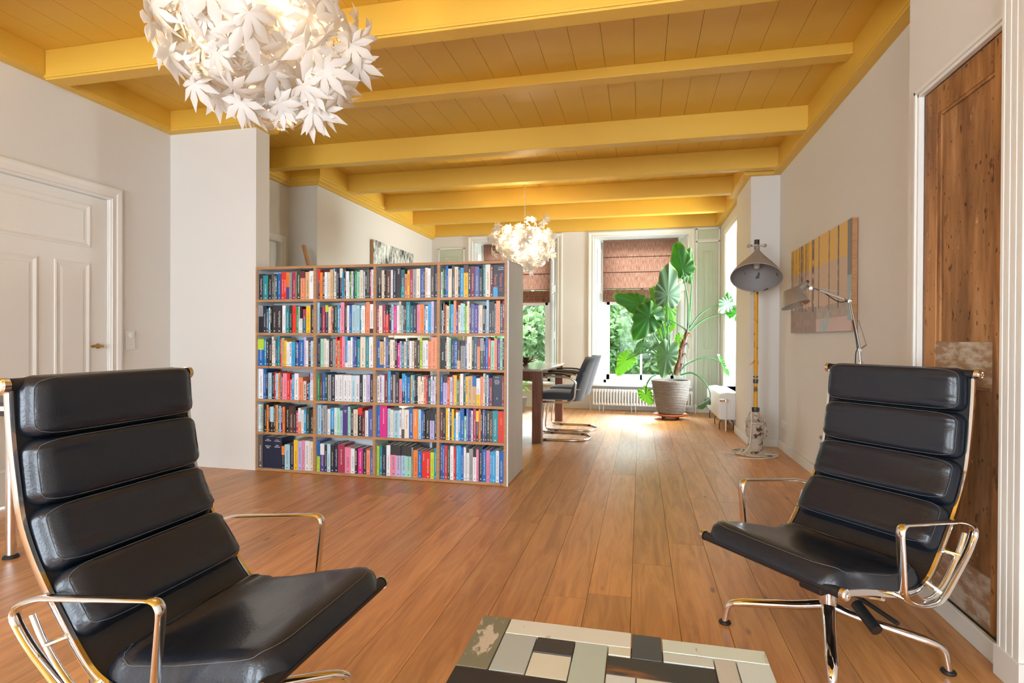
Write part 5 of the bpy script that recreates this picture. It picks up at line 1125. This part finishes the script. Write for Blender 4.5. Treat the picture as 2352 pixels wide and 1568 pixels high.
# fern-like plant behind the table
fp = empty('potted_palm', (-1.80, 8.35, 0), 0, 'light green leafy plant on the floor beyond the dining table', 'plant')
MB().lathe([(0, 0), (.09, 0), (.12, .20), (.125, .21), (.11, .21), (0, .19)], 20).build('pot', 'pot', fp, True)
M['frond'] = translucent('light_green_frond', (.14, .34, .08), (.28, .55, .10), .4, .5)
rn = random.Random(2)
for k in range(11):
    a = k*.57+.2; e = Vector((math.cos(a)*.30, math.sin(a)*.24, .25+rn.random()*.32)); pth = bez([(0, 0, .19), e*.4+Vector((0, 0, .25)), e+Vector((0, 0, .02)), e*1.25-Vector((0, 0, .06))], 5)
    mb = MB().tube(pth, .003, 5)
    for i in range(4, len(pth)-1):
        d = (pth[i+1]-pth[i]).normalized(); s_ = d.cross(Vector((0, 0, 1))).normalized()
        for q in (-1, 1):
            b = pth[i]; e2 = b+s_*q*.085+d*.03-Vector((0, 0, .01)); mb.add([b, b+(e2-b)*.5+d*.014, e2, b+(e2-b)*.5-d*.014], [(0, 1, 2, 3)])
    mb.build('frond', 'frond', fp)

# ================================================================ OLD FLOOR LAMP
LX, LY = 1.085, 5.80
M['flake'] = paint_wear('flaking_cream_paint', (.52, .46, .37), (.10, .045, .025), .43, 17, .6)
M['flakegrey'] = paint_wear('flaking_grey_paint', (.36, .32, .28), (.06, .045, .04), .37, 12, .6)
M['flakeyellow'] = paint_wear('chipped_yellow_paint', (.72, .36, .015), (.16, .09, .03), .40, 22, .5, stretch=(1, 1, .5))
M['shadein'] = paint_wear('shade_lining', (.25, .235, .23), (.05, .04, .035), .36, 9, .6)
lp = empty('industrial_floor_lamp', (LX, LY, 0), 0, 'old industrial floor lamp with grey cone shade and chipped yellow pole by the pier', 'floor lamp')
MB().lathe([(0, 0), (.205, 0), (.212, .008), (.208, .018), (.13, .024), (.118, .038), (.098, .040), (.092, .052), (0, .052)], 40).build('base_plate', 'flake', lp, True)
MB().lathe([(.0, .052), (.068, .052), (.064, .15), (.080, .17), (.088, .20), (.088, .29), (.094, .295), (.094, .315), (.06, .32), (.04, .34), (.035, .40), (.028, .42), (0, .42)], 28).build('motor_housing', 'flake', lp, True)
MB().lathe([(0, -.02), (.065, -.02), (.085, -.008), (.085, .012), (.06, .022), (.03, .03), (0, .03)], 28, (.062, .02, .225), (1, .15, 0)).build('gear_cover', 'flake', lp, True)
for k in range(6):
    a = k*PI/3; MB().lathe([(.010, 0), (.010, .006), (.006, .008)], 8, (.094, .02+.055*math.cos(a), .225+.055*math.sin(a)), (1, .15, 0)).build('bolt', 'flake', lp)
for k in range(5):
    a = 2.2+k*1.2; MB().cyl((.085*math.cos(a), .085*math.sin(a), .315), (.085*math.cos(a), .085*math.sin(a), .345), .009, 8).build('bolt', 'flake', lp)
MB().tube(bez([(-.06, -.02, .32), (-.065, -.02, .36), (-.05, 0, .39), (-.02, 0, .40)], 4), .008, 6).build('oil_pipe', 'flake', lp, True)
MB().tube(bez([(.03, -.02, .36), (.06, -.02, .38), (.065, -.02, .345), (.05, -.02, .32)], 4), .008, 6).build('oil_pipe', 'flake', lp, True)
MB().lathe([(.0, .405), (.034, .405), (.037, .42), (.037, .445), (.022, .45), (0, .45)], 18).build('collar', 'graph', lp, True)
MB().cyl((0, 0, .43), (0, 0, 1.56), .019, 16).build('pole', 'flakeyellow', lp, True)
MB().lathe([(.0, .68), (.022, .68), (.024, .70), (.024, .72), (.0, .72)], 16).lathe([(.0, .735), (.023, .735), (.023, .75), (.0, .75)], 16).build('pole_ring', 'graph', lp, True)
MB().lathe([(.0, .86), (.023, .86), (.025, .875), (.022, .90), (0, .90)], 16).cyl((-.05, -.01, .86), (-.015, 0, .885), .008, 8).build('clamp_screw', 'flakeyellow', lp, True)
MB().cyl((0, 0, 1.56), (0, 0, 1.95), .015, 12).build('upper_pole', 'graph', lp, True)
# shade
AX = Vector((-.12, -.50, -.86)).normalized(); ap = Vector((0, -.045, 1.975))
prof = [(.020, -.02), (.020, .02), (.030, .05), (.075, .12), (.150, .225), (.205, .305), (.222, .340), (.228, .352), (.222, .356)]
inn = [(.215, .340), (.198, .302), (.143, .222), (.068, .12), (.02, .06)]
u = AX.orthogonal()
mb = MB(); mb.lathe([(r_, z) for r_, z in prof]+[(.215, .352)], 40, ap, AX)
sh = None
V = []; n = 40; w_ = AX.cross(u.normalized()); u = u.normalized()
def ringsurf(pf, name, m, par):
    vs = [ap+AX*z+(u*math.cos(2*PI*k/n)+w_*math.sin(2*PI*k/n))*r_ for r_, z in pf for k in range(n)]
    return MB().add(vs, [(i*n+k, i*n+(k+1) % n, (i+1)*n+(k+1) % n, (i+1)*n+k) for i in range(len(pf)-1) for k in range(n)]).build(name, m, par, True, angle=50)
sh = ringsurf(prof+[(.217, .350)], 'lamp_shade', 'flakegrey', lp); ringsurf([(.217, .350)]+inn+[(.001, .055)], 'shade_lining', 'shadein', sh)
MB().lathe([(.0, .06), (.024, .06), (.026, .10), (.02, .13), (.0, .13)], 16, ap, AX).build('bulb_holder', 'graph', sh, True)
M['clearbulb'] = mat('unlit_bulb', (.55, .52, .48), .12)
MB().lathe([(.012, .13), (.016, .145), (.030, .18), (.033, .205), (.024, .232), (.004, .242)], 18, ap, AX).build('bulb', 'clearbulb', sh, True)
MB().cyl(ap-AX*.00+Vector((0, .03, -.01)), ap-AX*.0+Vector((0, .03, .04)), .022, 14).build('top_clamp', 'flake', lp, True)
MB().cyl(ap+Vector((0, .03, .04)), ap+Vector((0, .03, .085)), .024, 16).build('cap', 'blackplastic', lp, True)
MB().box(-.075, .075, ap.y+.015, ap.y+.040, 1.995, 2.012).build('clamp_bar', 'flake', lp, bevel=.004)
for s in (-1, 1): MB().lathe([(.018, -.006), (.018, .006), (.008, .006), (.008, -.006)], 14, (s*.072, ap.y+.03, 2.003), (0, 1, 0)).build('wing_nut', 'flakegrey', lp, True)
co = MB().tube(bez([(LX-.04, LY-.03, .87), (LX-.055, LY-.05, .6), (LX-.05, LY-.08, .35), (LX-.07, LY-.12, .12), (LX-.13, LY-.16, .04), (LX-.23, LY-.10, .012), (LX-.30, LY-.02, .006), (LX-.24, LY-.24, .006), (LX-.02, LY-.275, .006), (LX+.12, LY-.24, .022), (LX+.16, LY-.19, .03), (LX+.05, LY-.17, .034)], 6), .0042, 6).build('lamp_cord', 'white_plastic', None, True)
tag(co, 'cream electric cord coiled round the foot of the yellow-poled lamp', 'cord')

# ================================================================ CABINET AND DESK LAMP
M['greywood'] = wood('grey_washed_wood', [(.22, .20, .18), (.34, .32, .29), (.45, .43, .40)], stretch=(2, .6, 12), tone=.03, world=False, rough=.6, knots=False)
cb = empty('low_cabinet', (1.235, 3.36, 0), 0, 'low grey-washed cabinet with dark top behind the right lounge chair', 'cabinet')
MB().box(-.125, .125, -.42, .50, .03, .478).build('body', 'greywood', cb, bevel=.003)
MB().box(-.135, .128, -.43, .51, .479, .498).build('top', 'graph', cb, bevel=.002)
for y in (-.41, .05): MB().box(-.138, -.126, y, y+.44, .05, .46).build('door', 'greywood', cb, bevel=.002)
for y in (-.40, .46): MB().box(-.12, .12, y, y+.03, 0, .03).build('plinth_foot', 'graph', cb)
M['armsteel'] = mat('satin_arm_metal', (.26, .235, .21), .38, 1)
def Q(x, y, d): return at(x, y, Y=d)
B0 = Q(1977, 838, 3.5); E1 = Q(1951, 692, 3.55); E0 = Q(1974, 803, 3.5); H0 = Q(1862, 662, 3.62)
base = Vector((B0.x, B0.y, .4985)); dl = empty('desk_lamp', base, 0, 'brushed aluminium arm lamp standing on the cabinet behind the right chair', 'lamp')
def q_(v): return v-base
MB().lathe([(0, 0), (.105, 0), (.105, .006), (.10, .012), (0, .012)], 36).build('base', 'alu', dl, True)
MB().cyl((0, 0, .012), q_(B0)+Vector((0, 0, .02)), .010, 12).build('post', 'alu', dl, True)
MB().cyl(q_(B0)+Vector((0, 0, -.10)), q_(B0)+Vector((0, 0, .015)), .0135, 14).build('post_sleeve', 'chrome', dl, True)
MB().cyl(q_(B0), q_(E0), .006, 8).build('post_tip', 'alu', dl, True)
def joint(p, nm='joint'): MB().lathe([(.010, -.012), (.010, .012), (.006, .014), (.006, -.014)], 14, q_(p), (.2, 1, 0)).build(nm, 'armsteel', dl, True)
for p in (E0, E1, H0): joint(p)
d1 = Vector((.0, .013, 0))
for s in (-1, 1):
    MB().cyl(q_(E0)+d1*s, q_(E1)+d1*s, .0042, 8).build('lower_arm', 'armsteel', dl, True)
a2 = E1; b2_ = H0+Vector((.02, 0, 0))
MB().sweep([q_(a2+(b2_-a2)*t) for t in (.14, .5, .86)], [(-.007, -.007), (.007, -.007), (.007, .007), (-.007, .007)], (0, 1, 0)).build('upper_arm', 'armsteel', dl, bevel=.002)
MB().cyl(q_(a2), q_(b2_), .005, 8).build('arm_rod', 'armsteel', dl, True)
k1 = Q(1955, 672, 3.56); k0 = Q(1990, 792, 3.52)
MB().cyl(q_(E1), q_(k1), .005, 8).build('spring_lever', 'alu', dl, True); MB().cyl(q_(E0), q_(k0), .005, 8).build('spring_lever', 'alu', dl, True)
MB().cyl(q_(k1), q_(Q(1862, 660, 3.62)), .0011, 5).build('tension_wire', 'graph', dl); MB().cyl(q_(k0), q_(Q(1972, 735, 3.55)), .0011, 5).build('tension_wire', 'graph', dl)
hc = Q(1849, 652, 3.62); he = Q(1830, 670, 3.61); hq = (he-hc).normalized()
MB().lathe([(0, -.012), (.012, -.012), (.014, .0), (.021, .004), (.024, .02), (.024, .045), (.030, .052), (.034, .066), (0, .066)], 28, q_(hc), hq).build('lamp_head', 'alu', dl, True)
MB().lathe([(0, -.026), (.009, -.026), (.009, -.012), (0, -.012)], 16, q_(hc), hq).build('head_knob', 'graph', dl, True)
ts = Q(1815, 667, 3.60); hd = (Q(1827, 699, 3.58)-ts).normalized()
u1 = hd.orthogonal().normalized(); u2 = hd.cross(u1); pf = [(.001, .0), (.044, .0), (.048, .004), (.079, .092), (.080, .095), (.077, .092), (.045, .006), (.001, .004)]; n = 40
MB().add([q_(ts)+hd*z+(u1*math.cos(2*PI*k/n)+u2*math.sin(2*PI*k/n))*r_ for r_, z in pf for k in range(n)], [(i*n+k, i*n+(k+1) % n, (i+1)*n+(k+1) % n, (i+1)*n+k) for i in range(len(pf)-1) for k in range(n)]).build('lamp_shade', 'alu', dl, True)
MB().cyl(q_(hc)+Vector((.006, 0, -.008)), q_(H0), .005, 8).build('neck', 'graph', dl, True)
MB().cyl(q_(Q(1843, 695, 3.6)), q_(Q(1855, 712, 3.6)), .0025, 6).build('aiming_pin', 'chrome', dl, True)
MB().tube(bez([q_(H0), q_(H0)+Vector((.05, 0, -.012)), q_(E1)+Vector((-.06, 0, .0)), q_(E1), q_(E1)+Vector((.008, .01, -.04)), q_(E0)+Vector((-.012, 0, .02)), q_(E0)+Vector((-.02, 0, -.06)), (-.02, .01, .02), (-.02, .04, .012)], 5), .0028, 6).build('cord', 'rubber', dl, True)

# ================================================================ LEFT TABLE AND LEANING SLAT
M['laminate'] = mat('dark_table_laminate', (.05, .048, .045), .3)
st = empty('side_table', (-3.45, 2.25, 0), 0, 'dark-topped steel table with round legs at the left edge, behind the lounge chair', 'table')
MB().box(-.45, .40, -.10, .16, .752, .770).build('tabletop', 'laminate', st, bevel=.002)
MB().box(-.452, .402, -.102, .162, .728, .7515).build('top_edge', 'white_plastic', st, bevel=.002)
MB().box(-.43, .385, -.09, .15, .70, .7275).build('frame', 'graph', st, bevel=.002)
for x in (-.40, .405): 
    for y in (-.095,): MB().cyl((x, y, .018), (x, y, .70 if x < .4 else .70), .0225, 18).build('leg', 'chrome_tube', st, True)
    MB().cyl((x, .135, .018), (x, .135, .70), .0225, 18).build('leg', 'chrome_tube', st, True)
for x in (-.40, .405):
    for y in (-.095, .135): MB().lathe([(0, 0), (.034, 0), (.034, .008), (.024, .018), (0, .018)], 18, (x, y, 0)).build('glide', 'rubber', st, True)
a, b = at(697, 563, Y=5.1), at(709, 610, Y=5.1); d = (a-b).normalized(); bt = b-d*((b.z)/d.z)
sl = empty('wooden_slat', (bt.x, bt.y, 0), 0, 'thin wooden slat leaning behind the bookcase against the grey wall', 'slat')
L_ = (a-bt).length; MB().sweep([Vector((0, 0, 0))+d*.02, d*L_*.5, d*L_], [(-.02, -.012), (.02, -.012), (.02, .012), (-.02, .012)], (0, 1, 0)).build('slat', 'oakedge', sl)
mb = MB().box(-.25, .3, -.02, .02, 0, .03).build('foot', 'oakedge', sl)
